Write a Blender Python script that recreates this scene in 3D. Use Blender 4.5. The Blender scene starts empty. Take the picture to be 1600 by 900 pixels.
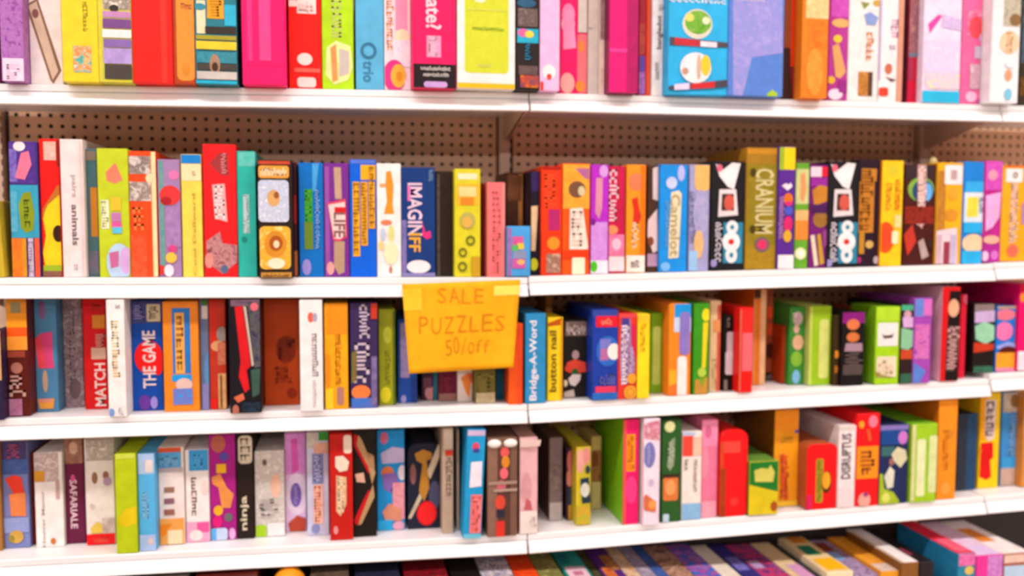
import bpy, bmesh, math, random, hashlib
from mathutils import Vector

sc = bpy.context.scene
COL = sc.collection
# ---------------------------------------------------------------- camera
F, YAW, PITCH, ROLL = 1400.38, 0.1877, 0.0678, 0.0024
CAM = Vector((-0.4232, -2.0268, 1.28))
fw = Vector((math.sin(YAW)*math.cos(PITCH), math.cos(YAW)*math.cos(PITCH), -math.sin(PITCH)))
r0 = Vector((math.cos(YAW), -math.sin(YAW), 0)); u0 = r0.cross(fw)
RI = r0*math.cos(ROLL)+u0*math.sin(ROLL); UP = -r0*math.sin(ROLL)+u0*math.cos(ROLL)
cd = bpy.data.cameras.new('camera'); cam = bpy.data.objects.new('camera', cd); COL.objects.link(cam)
cd.sensor_width = 36.0; cd.lens = F*36.0/1600.0; cd.clip_start = 0.05
from mathutils import Matrix
M = Matrix(((RI.x, UP.x, -fw.x, CAM.x), (RI.y, UP.y, -fw.y, CAM.y), (RI.z, UP.z, -fw.z, CAM.z), (0, 0, 0, 1)))
cam.matrix_world = M
sc.camera = cam
cd.dof.use_dof = True
cd.dof.focus_distance = 1.5
cd.dof.aperture_fstop = 1.9
# ---------------------------------------------------------------- world, lights, exposure
w = bpy.data.worlds.new('World'); sc.world = w; w.use_nodes = True
bg = w.node_tree.nodes['Background']; bg.inputs[0].default_value = (1.0, 0.55, 0.33, 1); bg.inputs[1].default_value = 0.045
vs = sc.view_settings; vs.view_transform = 'Standard'; vs.look = 'None'; vs.gamma = 1.0; vs.use_curve_mapping = False
vs.exposure = 0.0
def lamp(x, y, z, sx, sy, e, c=(1.0, 0.94, 0.94)):
    l = bpy.data.lights.new('ceiling_strip_light', 'AREA'); l.shape = 'RECTANGLE'; l.size = sx; l.size_y = sy
    l.energy = e; l.color = c
    o = bpy.data.objects.new('ceiling_strip_light', l); COL.objects.link(o); o.location = (x, y, z)
    return o
for lx in (-5.2, -1.6, 2.0, 5.6):
    lamp(lx, -1.9, 4.1, 2.4, 0.3, 92)
for lx in (-5.2, -1.6, 2.0, 5.6):
    lamp(lx, -6.4, 4.1, 2.4, 0.3, 52)
for lx in (-8.8, -5.2, -1.6, 2.0, 5.6, 9.2):
    lamp(lx, -10.9, 4.1, 2.4, 0.3, 205)
# ---------------------------------------------------------------- projection helpers (photo pixel -> point in the place)
def ray(px, py):
    return (RI*((px-800)/F) + UP*((450-py)/F) + fw)
def on_y(px, py, Y):
    d = ray(px, py); return CAM + d*((Y-CAM.y)/d.y)
def proj(P):
    d = P-CAM; z = d.dot(fw); return 800+F*d.dot(RI)/z, 450-F*d.dot(UP)/z
# ---------------------------------------------------------------- materials
def lin(h):
    v = [int(h[i:i+2], 16)/255 for i in (0, 2, 4)]
    return [x/12.92 if x <= .04045 else ((x+.055)/1.055)**2.4 for x in v]
MATS = {}
def mat(spec, rough=0.42, spc=0.18):
    key = (spec, rough)
    if key in MATS: return MATS[key]
    m = bpy.data.materials.new('print_'+spec.replace(',', '_')[:40]); m.use_nodes = True
    nt = m.node_tree; b = nt.nodes['Principled BSDF']
    b.inputs['Roughness'].default_value = rough
    b.inputs['Specular IOR Level'].default_value = spc
    s, _, sca = spec.partition('@')
    cs = s.split(',')
    tc = nt.nodes.new('ShaderNodeTexCoord'); nz = nt.nodes.new('ShaderNodeTexNoise')
    mp = nt.nodes.new('ShaderNodeMapping')
    hv = int(hashlib.md5(spec.encode()).hexdigest()[:6], 16)
    mp.inputs['Location'].default_value = ((hv % 97)*.37, (hv % 89)*.41, (hv % 83)*.53)
    nt.links.new(tc.outputs['Object'], mp.inputs['Vector']); nt.links.new(mp.outputs[0], nz.inputs['Vector'])
    rp = nt.nodes.new('ShaderNodeValToRGB')
    if len(cs) == 1:      # flat print with a faint unevenness
        nz.inputs['Scale'].default_value = 42; nz.inputs['Detail'].default_value = 2
        c = lin(cs[0])
        rp.color_ramp.elements[0].position = .3; rp.color_ramp.elements[1].position = .7
        rp.color_ramp.elements[0].color = [x*.91 for x in c]+[1]
        rp.color_ramp.elements[1].color = [min(.93, x*1.06) for x in c]+[1]
    else:
        nz.inputs['Scale'].default_value = float(sca) if sca else 75; nz.inputs['Detail'].default_value = 3.0
        nz.inputs['Distortion'].default_value = .6
        e = rp.color_ramp.elements
        while len(e) < len(cs): e.new(.5)
        n = len(cs)
        for i, h in enumerate(cs):
            e[i].position = .34+.32*i/(n-1); e[i].color = [min(.93, x) for x in lin(h)]+[1]
    nt.links.new(nz.outputs['Fac'], rp.inputs['Fac']); nt.links.new(rp.outputs['Color'], b.inputs['Base Color'])
    MATS[key] = m
    return m
def plain(name, rgb, rough=.5, bump=0, bscale=200, metal=0, var=.05):
    m = bpy.data.materials.new(name); m.use_nodes = True; nt = m.node_tree; b = nt.nodes['Principled BSDF']
    b.inputs['Roughness'].default_value = rough; b.inputs['Metallic'].default_value = metal
    tc = nt.nodes.new('ShaderNodeTexCoord'); nz = nt.nodes.new('ShaderNodeTexNoise'); nz.inputs['Scale'].default_value = 9; nz.inputs['Detail'].default_value = 4
    nt.links.new(tc.outputs['Object'], nz.inputs['Vector'])
    rp = nt.nodes.new('ShaderNodeValToRGB'); e = rp.color_ramp.elements
    e[0].position = .3; e[1].position = .7
    e[0].color = [x*(1-var) for x in rgb]+[1]; e[1].color = list(rgb)+[1]
    nt.links.new(nz.outputs['Fac'], rp.inputs['Fac']); nt.links.new(rp.outputs['Color'], b.inputs['Base Color'])
    if bump:
        n2 = nt.nodes.new('ShaderNodeTexNoise'); n2.inputs['Scale'].default_value = bscale
        nt.links.new(tc.outputs['Object'], n2.inputs['Vector'])
        bp = nt.nodes.new('ShaderNodeBump'); bp.inputs['Strength'].default_value = bump; bp.inputs['Distance'].default_value = .001
        nt.links.new(n2.outputs['Fac'], bp.inputs['Height']); nt.links.new(bp.outputs[0], b.inputs['Normal'])
    return m
WHITE = plain('shelf_white_enamel', (.90, .885, .88), .35, var=.03)
RAIL = plain('price_rail_white', (.92, .905, .90), .4, var=.02)
PEG = plain('pegboard_beige', (.80, .50, .32), .6, .15)
STEEL = plain('upright_enamel', (.76, .54, .40), .45)
DARK = plain('void_dark', (.05, .035, .03), .8)
# ---------------------------------------------------------------- mesh helpers
def link(name, me, parent=None, m=None):
    o = bpy.data.objects.new(name, me); COL.objects.link(o)
    if m is not None and me is not None: me.materials.append(m)
    if parent is not None: o.parent = parent
    return o
def pyd(name, vs_, fs):
    me = bpy.data.meshes.new(name); me.from_pydata([tuple(v) for v in vs_], [], fs); me.update(); return me
def extrude_x(name, prof, xa, xb, za, zb):
    """closed (y,z) profile run along x from xa to xb, its height shifting from za to zb"""
    n = len(prof)
    v = [(xa, y, z+za) for y, z in prof]+[(xb, y, z+zb) for y, z in prof]
    f = [(i, (i+1) % n, n+(i+1) % n, n+i) for i in range(n)]+[tuple(range(n))[::-1], tuple(range(n, 2*n))]
    me = pyd(name, v, f)
    bm = bmesh.new(); bm.from_mesh(me); bmesh.ops.recalc_face_normals(bm, faces=bm.faces); bm.to_mesh(me); bm.free()
    return me
def tag(o, label, cat, group=None, kind=None):
    if label: o['label'] = label
    if cat: o['category'] = cat
    if group: o['group'] = group
    if kind: o['kind'] = kind
    return o
# ---------------------------------------------------------------- the shelving
W = 1.219; DEP = 0.311
LIP = 0.043
def zl(px, py): return on_y(px, py, -0.008).z
BL = {}   # bottom of lip heights: shelf -> list of (X, z) breakpoints for the three bays
def seg(a, b):
    P = on_y(a[0], a[1], -0.008); Q = on_y(b[0], b[1], -0.008)
    k = (Q.z-P.z)/(Q.x-P.x); return P.x, P.z, k
LINES = {1: [((0, 162.8), (829, 173.7)), ((829, 173.7), (1566, 190.5)), ((1566, 190.5), (1600, 191.3))],
         2: [((0, 466.8), (826, 463.2)), ((826, 461.6), (1549, 439.0)), ((1549, 437.5), (1600, 435.5))],
         3: [((0, 688), (827, 661)), ((827, 661), (1534, 619.8)), ((1534, 612.8), (1600, 608))],
         4: [((0, 909), (829.4, 864)), ((829.4, 864), (1542, 802.5)), ((1542, 802), (1600, 797))]}
SEGS = {}
for s_, ls in LINES.items():
    SEGS[s_] = [seg(*l) for l in ls]
SEGS[5] = [(a, b-.335, c) for a, b, c in SEGS[4]]
def bay_of(X): return 0 if X < 0 else (1 if X < W else 2)
def deck(s_, X):
    x0, z0, k = SEGS[s_][bay_of(X)]
    return z0+k*(X-x0)+LIP
FLOOR_Z = 0.0
PROF = [(0.286, 0), (0.002, 0), (0, -.002), (0, -.0135), (.004, -.0145), (.004, -.030), (.02, -.022), (.286, -.022)]
RAILP = [(.0035, -.0155), (-.003, -.0165), (-.0045, -.018), (-.0135, -.041), (-.012, -.043), (.0035, -.043)]
# pegboard sheet with real round (octagonal) holes at one inch centres
def pegboard(x0, x1, z0, z1, y, parent):
    p = .0254; r = .0050
    nx = int((x1-x0)/p); nz = int((z1-z0)/p)
    ox = (x1-x0-nx*p)/2
    v = []; f = []
    grid = {}
    def gv(i, j):
        if (i, j) not in grid:
            X = x0+ox+i*p if 0 < i < nx else (x0 if i == 0 else x1)
            Z = z0+j*p if j < nz else z1
            grid[(i, j)] = len(v); v.append((X, y, Z))
        return grid[(i, j)]
    for i in range(nx):
        for j in range(nz):
            cx = x0+ox+(i+.5)*p; cz = z0+(j+.5)*p
            c = [gv(i, j), gv(i+1, j), gv(i+1, j+1), gv(i, j+1)]
            b = len(v)
            for k in range(8):
                a = math.radians(-157.5+45*k+22.5+0)
                v.append((cx+r*math.cos(a), y, cz+r*math.sin(a)))
            # hole verts k=0 at -135deg (corner 0), 2 at -45 (corner 1), 4 at 45, 6 at 135
            h = [b+k for k in range(8)]
            f.append((c[0], c[1], h[2], h[1], h[0])); f.append((c[1], c[2], h[4], h[3], h[2]))
            f.append((c[2], c[3], h[6], h[5], h[4])); f.append((c[3], c[0], h[0], h[7], h[6]))
    o = link('pegboard_panel', pyd('pegboard', v, f), parent, PEG)
    return o
def boxmesh(name, x0, x1, y0, y1, z0, z1):
    v = [(x, y, z) for x in (x0, x1) for y in (y0, y1) for z in (z0, z1)]
    return pyd(name, v, [(0, 1, 3, 2), (4, 6, 7, 5), (0, 4, 5, 1), (2, 3, 7, 6), (0, 2, 6, 4), (1, 5, 7, 3)])
TOPZ = deck(1, 0)+.42
BAYL = ['long white metal shelving bay on the left holding the sale sign', 'white metal shelving bay in the middle right of the picture',
        'white metal shelving bay just entering the right edge']
for b in range(3):
    root = link('shelving_unit', None); tag(root, BAYL[b], 'shelving', 'white metal shelving bays')
    xa = -W+b*W; xb = xa+W
    root.location = (xa, 0, FLOOR_Z)
    def sub(o): o.matrix_parent_inverse = Matrix.Translation((-xa, 0, -FLOOR_Z)); return o
    sub(pegboard(xa+.022, xb-.022, deck(4, xa+.6)-.05, deck(1, xa+.6)-LIP+.40, DEP, root))
    sub(link('back_panel', boxmesh('back_panel', xa, xb, DEP+.012, DEP+.02, FLOOR_Z, TOPZ), root, DARK))
    for xs in ((xa,) if b else (xa, )) + ((xb,) if b == 2 else ()):
        # slotted upright post
        me = boxmesh('upright', xs-.017, xs+.012, DEP-.022, DEP+.01, FLOOR_Z, TOPZ)
        u = sub(link('upright', me, root, STEEL))
        zz = deck(2, 0); vv = []; ff = []
        k = 0
        z = deck(4, 0)-.1
        while z < TOPZ-.05:
            i = len(vv)
            vv += [(xs+.0135-.004, DEP-.0225, z), (xs+.0135-.001, DEP-.0225, z), (xs+.0135-.001, DEP-.0225, z+.013), (xs+.0135-.004, DEP-.0225, z+.013)]
            ff.append((i, i+1, i+2, i+3)); z += .0254
        so = link('slot', pyd('slots', vv, ff), u, DARK); so['kind'] = 'stuff'
    for s_ in range(1, 6):
        fwd = -.13 if s_ == 5 else 0.0      # the base deck is deeper than the shelves above it
        x0, z0, k = SEGS[s_][b]
        za = z0+k*(xa-x0)+LIP; zb = z0+k*(xb-x0)+LIP
        sh = sub(link('shelf', extrude_x('shelf', [(y+(fwd if y < .1 else 0), z) for y, z in PROF], xa+.0016, xb-.0016, za, zb), root, WHITE))
        link('price_rail', extrude_x('price_rail', [(y+fwd, z) for y, z in RAILP], xa+.0028, xb-.0028, za, zb), sh, RAIL)
        for xe, ze, sg in ((xa+.004, za, 1), (xb-.004, zb, -1)):
            pr = [(.285, -.022), (.03, -.022), (.03, -.032), (.285, -.085)]
            link('bracket', extrude_x('bracket', pr, xe, xe+.002*sg, ze, ze), sh, STEEL)
    sub(link('base_kick', boxmesh('base_kick', xa+.003, xb-.003, -.10, -.085, FLOOR_Z, deck(5, xa+.6)-.05), root, WHITE))
fl = link('floor', boxmesh('floor', -12, 13, -13, DEP+.3, FLOOR_Z-.05, FLOOR_Z-.0005), None, plain('floor_vinyl', (.55, .43, .35), .5))
fl['kind'] = 'structure'
for nm, bb, c in (('wall_back', (-12, 13, DEP+.10, DEP+.2, 0, 4.25), (.6, .52, .45)), ('ceiling', (-12, 13, -13, DEP+.2, 4.25, 4.3), (.7, .62, .55))):
    o = link(nm, boxmesh(nm, *bb), None, plain(nm+'_paint', c, .7)); o['kind'] = 'structure'

# ---------------------------------------------------------------- boxes: one builder for all
CR = [0, 0, 1.0]; ROWN = [1]
PEND = []
def C(ox, oy, s): CR[:] = [ox, oy, s]
def R(n): ROWN[0] = n
def cp(x, y): return CR[0]+x/CR[2], CR[1]+y/CR[2]
def B(label, col, xl, xr, yb, yt, dec=(), lean=0.0, sb=None, h=None, d=None, yaw=0.0, side=None, top=None, name='board_game_box', cat='game box',
      rnd=0, rb=0, free=False, z=None, group=None, rough=.42, extra=None):
    """xl,xr: bottom corners, yb: bottom, yt: top, all in the zoomed photo crop set by C(); sb: set back from the shelf edge (m)"""
    pl = cp(xl, yb); pr = cp(xr, yb); pt = cp((xl+xr)/2, yt) if yt is not None else None
    s_ = ROWN[0]
    if sb is None:
        if s_ in (3, 4):      # the deck is seen from above: where the box meets it gives its place
            dd = ray(*cp((xl+xr)/2, yb)); X = on_y(*cp((xl+xr)/2, yb), 0.03).x
            for _ in range(4):
                t = (deck(s_, X)-CAM.z)/dd.z; P = CAM+dd*t; X = P.x
            sb = min(.17, max(-.012, P.y))
        else:
            sb = {1: .004, 2: .02, 5: .03}[s_]
    if s_ == 5: sb -= .12
    if s_ == 1 and sb <= -.004: sb -= .024
    ux = Vector((math.cos(yaw), math.sin(yaw), 0)); nrm = Vector((math.sin(yaw), -math.cos(yaw), 0))
    O = on_y(*pl, sb)
    def hit(p):
        dr = ray(*p); t = (O-CAM).dot(nrm)/dr.dot(nrm); return CAM+dr*t
    X0 = 0.0; X1 = (hit(pr)-O).dot(ux)
    zb = max(deck(s_, O.x), deck(s_, O.x+X1*ux.x)) if z is None else z
    O.z = zb+.0005
    if h is None: h = hit(pt).z-zb
    if d is None: d = min(.25, .283-sb)
    decals = []
    for k in dec:
        decals.append((k, tuple(CR)))
    if group is None:
        group = {'game box': 'boxed games', 'toy': 'toy packages', 'book': 'picture books'}.get(cat)
        if group: group += ' on the '+('top', 'second', 'third', 'fourth', 'bottom')[s_-1]+' shelf'
    PEND.append(dict(label=label, col=col, O=O, X0=X0, X1=X1, h=h, d=d, yaw=yaw, sb=sb, row=s_, dec=decals, side=side, top=top, name=name, cat=cat, lean=lean,
                     rnd=rnd/CR[2], rb=rb/CR[2], free=free, hit=hit, ux=ux, group=group, rough=rough, extra=extra))
# ================================================================ TOP SHELF
R(1)
C(0, 0, 4)
B('deep maroon box edge at the extreme left end of the top shelf', '5a1a3a', -70, 8, 525, None, h=.30, sb=.02)
B('purple mottled box with pale pink lower panel on the top shelf', '8d4a9c,b377bd,a45fb0', 12, 155, 525, None,
  [('r', 15, 362, 152, 524, 'f3d7ea'), ('s', 40, 400, 125, 500, 'e6bfe0', 4)], h=.30, sb=-.004)
B('white box with a slanted brown flute picture on the top shelf', 'f2e8e6', 160, 396, 528, None,
  [('p', [(160, 30), (235, -10), (385, 440), (335, 525), (315, 500)], '8f6a55'), ('p', [(178, 38), (228, 8), (365, 445), (330, 500)], 'd9bfa8'),
   ('e', 222, 85, 22, 30, '8a5a58')], h=.31, sb=.008)
B('yellow box with small teal and orange picture on the top shelf', 'eed52f', 396, 620, 535, None,
  [('s', 515, 10, 550, 200, 'a89a2a', 8), ('r', 455, 285, 575, 455, '57b0a8,e0c080,d9854a,c8e0d0'), ('r', 603, 0, 620, 535, 'd6ae1e')], h=.30, sb=-.008)
B('lavender striped picture box with yellow-green border on the top shelf', 'd6d04a', 622, 832, 540, None,
  [('r', 640, -60, 815, 65, 'c9c0b0,8a8070,efe8dc'), ('e', 712, 52, 30, 24, '3a342e'), ('r', 642, 68, 822, 115, 'c78fc0'), ('r', 642, 115, 822, 182, '7d4f8d'),
   ('r', 640, 182, 822, 240, 'f7ece8'), ('r', 648, 243, 828, 300, '8a6bb0'), ('r', 648, 300, 828, 402, 'b9a2dc,a890cf'), ('r', 655, 402, 828, 498, '4c4440'),
   ('r', 640, 498, 830, 535, 'cfc93c')], h=.29, sb=-.008)
B('plain glossy red box beside the lavender striped box on the top shelf', 'f4241c', 834, 1084, 541, None, [('r', 1000, 0, 1050, 541, 'f8382c')], h=.31, sb=-.010)
B('tan orange box with rounded inner panel on the top shelf', 'b8451f', 1088, 1224, 541, None,
  [('rr', 1096, -80, 1222, 506, 'e7993f,e39038', 30), ('e', 1165, 435, 26, 40, 'd98a30'), ('s', 1130, 20, 1205, 60, 'c56a3a', 3)], h=.28, sb=-.006)
B('teal yellow and amber photo box on the top shelf', '2d7f8e', 1226, 1486, 548, None,
  [('r', 1226, 0, 1286, 210, 'f0e2b8'), ('e', 1250, 42, 36, 24, '3f93a6'), ('r', 1292, -60, 1400, 120, 'e8a42c'), ('s', 1310, 0, 1385, 110, 'c98518', 3),
   ('r', 1402, 30, 1482, 165, '35b6d8'), ('r', 1282, 165, 1482, 216, '3b342c'), ('r', 1226, 218, 1484, 255, 'a8a030'), ('r', 1226, 255, 1484, 316, 'e6cf36'),
   ('r', 1232, 320, 1486, 400, '2f7f92,3f97a8'), ('r', 1232, 395, 1486, 445, '4a4440'), ('e', 1345, 405, 34, 66, 'a8866a'), ('e', 1345, 420, 20, 30, '4a3020'),
   ('r', 1232, 445, 1486, 502, 'c9c4bd'), ('r', 1226, 502, 1486, 548, '28b4d8')], h=.29, sb=-.008)
C(400, 0, 4)
B('hot pink box with faint lighter stripes on the top shelf', 'fb1a6c', -82, 192, 560, None,
  [('r', -60, -40, -20, 380, 'fb3a84'), ('r', 15, -40, 95, 380, 'fc4a90'), ('r', -80, 400, 190, 412, 'f8206c')], h=.32, sb=-.010, lean=-.004)
B('red box with white emblem and lettering on the top shelf', 'f01c14', 208, 412, 572, None,
  [('p', [(205, 0), (250, 0), (260, 40), (205, 40)], 'fbe6e2'), ('r', 255, -20, 375, 88, 'fbe6e2'), ('s', 265, 5, 365, 80, 'f2b8b0', 4), ('e', 305, 370, 48, 40, 'fbe0da'),
   ('r', 240, 425, 400, 455, 'f86a58'), ('rr', 258, 482, 376, 548, 'fadcd6', 20)], h=.30, sb=.006)
B('lime green box with pale yellow hexagon badge on the top shelf', 'b5e41c', 416, 612, 572, None,
  [('s', 470, -40, 550, 240, 'c3cf78', 7), ('p', [(440, 300), (500, 255), (590, 290), (605, 420), (575, 500), (490, 530), (435, 470)], 'f3efa0'),
   ('p', [(465, 300), (500, 275), (512, 500), (478, 515)], 'e09a58'), ('p', [(520, 305), (580, 320), (580, 460), (520, 480)], 'c9bfb4')], h=.30, sb=.006)
B('sky blue box with dark blue ring lettering on the top shelf', '5fb8e2', 626, 800, 575, None,
  [('o', 703, 318, 52, 56, '35789c', .62), ('t', 'trio', 668, 380, 735, 515, '3a80a6', 90)], h=.30, sb=.004)
B('white and pink picture box with yellow flower on the top shelf', 'f6e0e8', 804, 970, 578, None,
  [('s', 815, 0, 862, 320, 'e99a5a', 9), ('r', 870, -40, 945, 190, 'f4a0c4'), ('e', 915, 230, 45, 50, 'f3e6c0'), ('r', 860, 250, 970, 420, 'e9dcf2,f6ecf4,d8d0ec'),
   ('e', 865, 475, 70, 105, 'e8388a'), ('e', 890, 475, 48, 75, 'f0b840'), ('e', 895, 480, 20, 34, 'e09020'), ('r', 930, 500, 968, 578, 'f2d8e6')], h=.30, sb=.004)
B('magenta box with white script title and black lower band on the top shelf', 'ea1c62', 978, 1250, 588, None,
  [('r', 984, 396, 1250, 588, '241a1c'), ('t', 'Date?', 1060, -90, 1160, 186, 'f9d6e4', 90), ('r', 1066, 222, 1156, 360, 'f59ac0'), ('s', 1076, 230, 1146, 352, 'f8c8dc', 6),
   ('s', 1028, 412, 1216, 445, 'e8e0dc', 10), ('s', 1045, 452, 1206, 482, 'e8e0dc', 9), ('rr', 1048, 508, 1196, 550, 'caa2dc', 18)], h=.31, sb=-.008)
B('wide white box with lime green window panel and amber base on the top shelf', 'f8eeea', 1258, 1618, 590, None,
  [('rr', 1304, -60, 1578, 462, 'cdd830,d8de3c', 26), ('e', 1400, 4, 34, 14, 'f4f4d0'), ('s', 1350, 165, 1550, 196, '8fb82a', 14), ('r', 1318, 60, 1566, 66, 'dfe468'),
   ('s', 1385, 400, 1475, 420, 'e6e888', 6), ('r', 1258, 516, 1618, 588, 'fbbf1e')], h=.30, sb=-.010)
C(800, 0, 4)
B('narrow black picture box with cyan strip on the top shelf', '2a2220', 24, 170, 588, None,
  [('e', 90, 20, 60, 30, '2f5f80'), ('r', 36, 50, 160, 170, '8a7a74,5f5450,756660'), ('r', 32, 178, 165, 272, '22a6c8,2ab8d4'), ('e', 70, 205, 36, 28, 'e06aa8'), ('e', 108, 215, 28, 24, 'e8d848'),
   ('s', 80, 275, 120, 380, '2a7a98', 3), ('r', 40, 410, 160, 470, '7a6260,5a4846'), ('r', 50, 470, 165, 550, 'e58a2e,c04a30,7a4a60')], h=.29, sb=-.004)
B('pale pink box with small white flower and red heart on the top shelf', 'f4bde6', 174, 296, 594, None,
  [('e', 232, 450, 42, 48, 'fbeef0'), ('e', 232, 480, 16, 20, 'dc4a3a'), ('r', 172, 510, 196, 594, 'e23a2c')], h=.31, sb=-.006)
B('hot pink doll package with pale pink figure on the top shelf', 'f01868', 300, 466, 592, None,
  [('e', 352, 90, 40, 70, 'f48ab8'), ('e', 350, 150, 42, 60, 'f8a8c8'), ('p', [(320, 60), (380, 60), (400, 300), (320, 310)], 'f695bd'), ('e', 345, 520, 44, 66, 'e8a8a0'),
   ('rr', 408, 212, 466, 584, 'f0707a', 20), ('e', 432, 290, 20, 36, 'e8863a'), ('e', 425, 540, 30, 36, 'e58a3a'), ('r', 414, -60, 466, 205, 'cfc4bd')], h=.29, sb=.008, name='toy_package', cat='toy')
B('beige blank box standing beside the hot pink doll package', 'd2c6be', 470, 540, 600, None, [('s', 478, 170, 505, 182, '8a8078', 4)], h=.31, sb=.012)
B('narrow cream folded package between beige and magenta boxes on the top shelf', 'e9d6cc', 543, 600, 612, None,
  [('r', 548, -60, 598, 250, '8a6a66,a88a84'), ('r', 555, 430, 590, 520, 'e0c2b4')], h=.28, sb=.006, name='toy_package', cat='toy')
B('glossy magenta box with darker right part on the top shelf', 'e01c78', 606, 786, 606, None,
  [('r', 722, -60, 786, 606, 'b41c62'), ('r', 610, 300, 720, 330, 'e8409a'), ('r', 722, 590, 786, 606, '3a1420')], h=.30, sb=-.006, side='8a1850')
B('thin red and purple book spine beside the magenta box on the top shelf', 'b02838', 790, 832, 590, None,
  [('r', 792, 150, 830, 340, 'd05848,a83a3a'), ('r', 792, 350, 830, 450, '6a4aa8'), ('r', 792, 450, 830, 588, 'b87ac0,8a5ab0')], h=.27, sb=.01, name='picture_book', cat='book')
B('thin orange-red book spine beside the white lettered box', 'e04026', 834, 866, 590, None, [('r', 850, 0, 866, 590, 'e85a3a')], h=.28, sb=.01, name='picture_book', cat='book')
B('slim white box with black vertical lettering on the top shelf', 'f4ecea', 868, 968, 608, None,
  [('t', 'bangledot', 905, 95, 945, 308, '4a4444', -90), ('s', 895, 390, 925, 500, 'b8aeac', 6), ('s', 918, 30, 948, 70, 'c0b8b6', 3)], h=.30, sb=.002)
B('cyan box with green ball and white ball pictures on the top shelf', '2fb4ec', 972, 1342, 614, None,
  [('s', 985, -20, 1340, 28, 'f0f4f6', 9), ('e', 1158, 150, 92, 98, 'e6dcc8'), ('e', 1162, 140, 80, 78, '5aa822,86bc4a'), ('e', 1110, 110, 28, 28, 'd8dc70'), ('e', 1212, 130, 24, 26, 'e6ecc0'),
   ('p', [(985, 230), (1345, 268), (1345, 298), (985, 282)], '5a4a52'), ('p', [(1015, 235), (1170, 252), (1170, 292), (1015, 280)], 'c8323c'), ('p', [(1175, 258), (1278, 266), (1278, 298), (1175, 292)], 'f0e4ec'),
   ('e', 1145, 425, 96, 100, 'f6eef0'), ('e', 1207, 410, 30, 66, 'f2cc38'), ('e', 1165, 420, 12, 80, 'd0b49c'), ('e', 1080, 445, 20, 22, 'c89a84'),
   ('p', [(975, 540), (1340, 500), (1340, 545), (975, 562)], '4e4652'), ('p', [(1115, 525), (1265, 510), (1262, 550), (1115, 558)], 'd42c30'), ('p', [(1010, 528), (1105, 520), (1105, 560), (1010, 564)], 'dcd4ee')], h=.29, sb=-.006)
B('large periwinkle blue box with lavender wash on the top shelf', '5a86d8', 1346, 1690, 618, None,
  [('p', [(1380, -60), (1690, -60), (1690, 330), (1500, 360), (1440, 600), (1380, 600)], 'a8a4e4,9c98de,8c98de'), ('s', 1390, -10, 1580, 10, 'f0e4f0', 8),
   ('p', [(1590, 590), (1625, 560), (1660, 585), (1650, 616), (1600, 616)], 'a8cc30')], h=.30, sb=-.008)
C(1200, 0, 4)
B('dark brown and red-orange box beside the periwinkle blue box', '3e2016', 85, 200, 632, None,
  [('p', [(140, -60), (235, -60), (205, 400), (140, 420)], 'e23c14'), ('r', 105, -60, 140, 300, '9a4a20'), ('p', [(140, 430), (195, 400), (195, 620), (150, 620)], '8e2030')], h=.30, sb=.006)
B('bright orange box with cream flash near its top on the top shelf', 'fb8522', 204, 366, 634, None,
  [('r', 240, -40, 395, 120, 'fbd9a0,f8c27a'), ('r', 255, 130, 370, 300, 'f8721c,fb8a2a'), ('e', 290, 450, 50, 150, 'fba040,fb9030')], h=.30, sb=-.004)
B('purple picture box with yellow blobs and tan figure on the top shelf', 'b83a98', 370, 490, 628, None,
  [('r', 400, -60, 520, 110, 'd65ac4,c44ab8'), ('e', 455, 145, 55, 30, 'e8b46a'), ('e', 435, 243, 26, 26, 'f6cc3a'), ('p', [(400, 290), (440, 270), (485, 450), (450, 490), (420, 480)], 'e0a868'),
   ('e', 392, 500, 24, 24, 'eec030'), ('e', 418, 590, 44, 36, 'f0dcee'), ('r', 440, 500, 490, 580, '9a2a8a')], h=.30, sb=.004)
B('white box with paint splats and brown inset picture on the top shelf', 'f6ecea', 494, 680, 634, None,
  [('p', [(580, 10), (640, 20), (600, 60)], '8a9a4a'), ('e', 685, 20, 30, 22, 'd0a84a'), ('p', [(600, 90), (640, 75), (690, 110), (670, 160), (615, 155)], '8aa2d8'),
   ('s', 615, 200, 655, 385, 'e8955a', 5), ('r', 565, 448, 640, 600, 'c98432,b07030,d89a48'), ('r', 625, 450, 648, 600, '5a4030')], h=.31, sb=.002)
B('white box with red disc low down and brown figure on the top shelf', 'f7efef', 686, 832, 636, None,
  [('r', 686, 0, 700, 500, 'b8a0dc'), ('s', 770, 120, 825, 240, 'e2a8c8', 3), ('s', 760, 270, 800, 310, 'c8b0cc', 2), ('e', 752, 430, 22, 34, 'c87050'), ('p', [(730, 480), (800, 500), (770, 512)], '6a4a4a'),
   ('rr', 690, 546, 748, 602, 'e2442e', 16), ('r', 820, -60, 832, 636, 'd89a80')], h=.30, sb=.006)
B('crimson and mauve box in shade beside the lavender doll box', 'c81038', 868, 950, 642, None,
  [('r', 870, -60, 975, 340, 'a06a6c,8a5460,b88080'), ('r', 880, 330, 968, 360, '6a7488'), ('r', 870, 360, 905, 500, 'a83050')], h=.31, sb=.02, side='6a1c2c')
B('pale lavender doll box with cyan base on the top shelf', 'ecdcf2', 958, 1192, 656, None,
  [('r', 975, 250, 1225, 460, 'f2cdea,ecd0f0,f4dcee'), ('p', [(1000, 150), (1065, 90), (1090, 100), (1010, 210)], 'f04aa8'), ('p', [(1095, 90), (1225, 130), (1220, 200), (1080, 170)], 'c8b0e0,dcc8ec'),
   ('r', 985, 460, 1205, 560, 'f0dcc8,e8c8e8,f4e2ae'), ('r', 958, 565, 1192, 655, '2cbce8')], h=.30, sb=.0)
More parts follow.
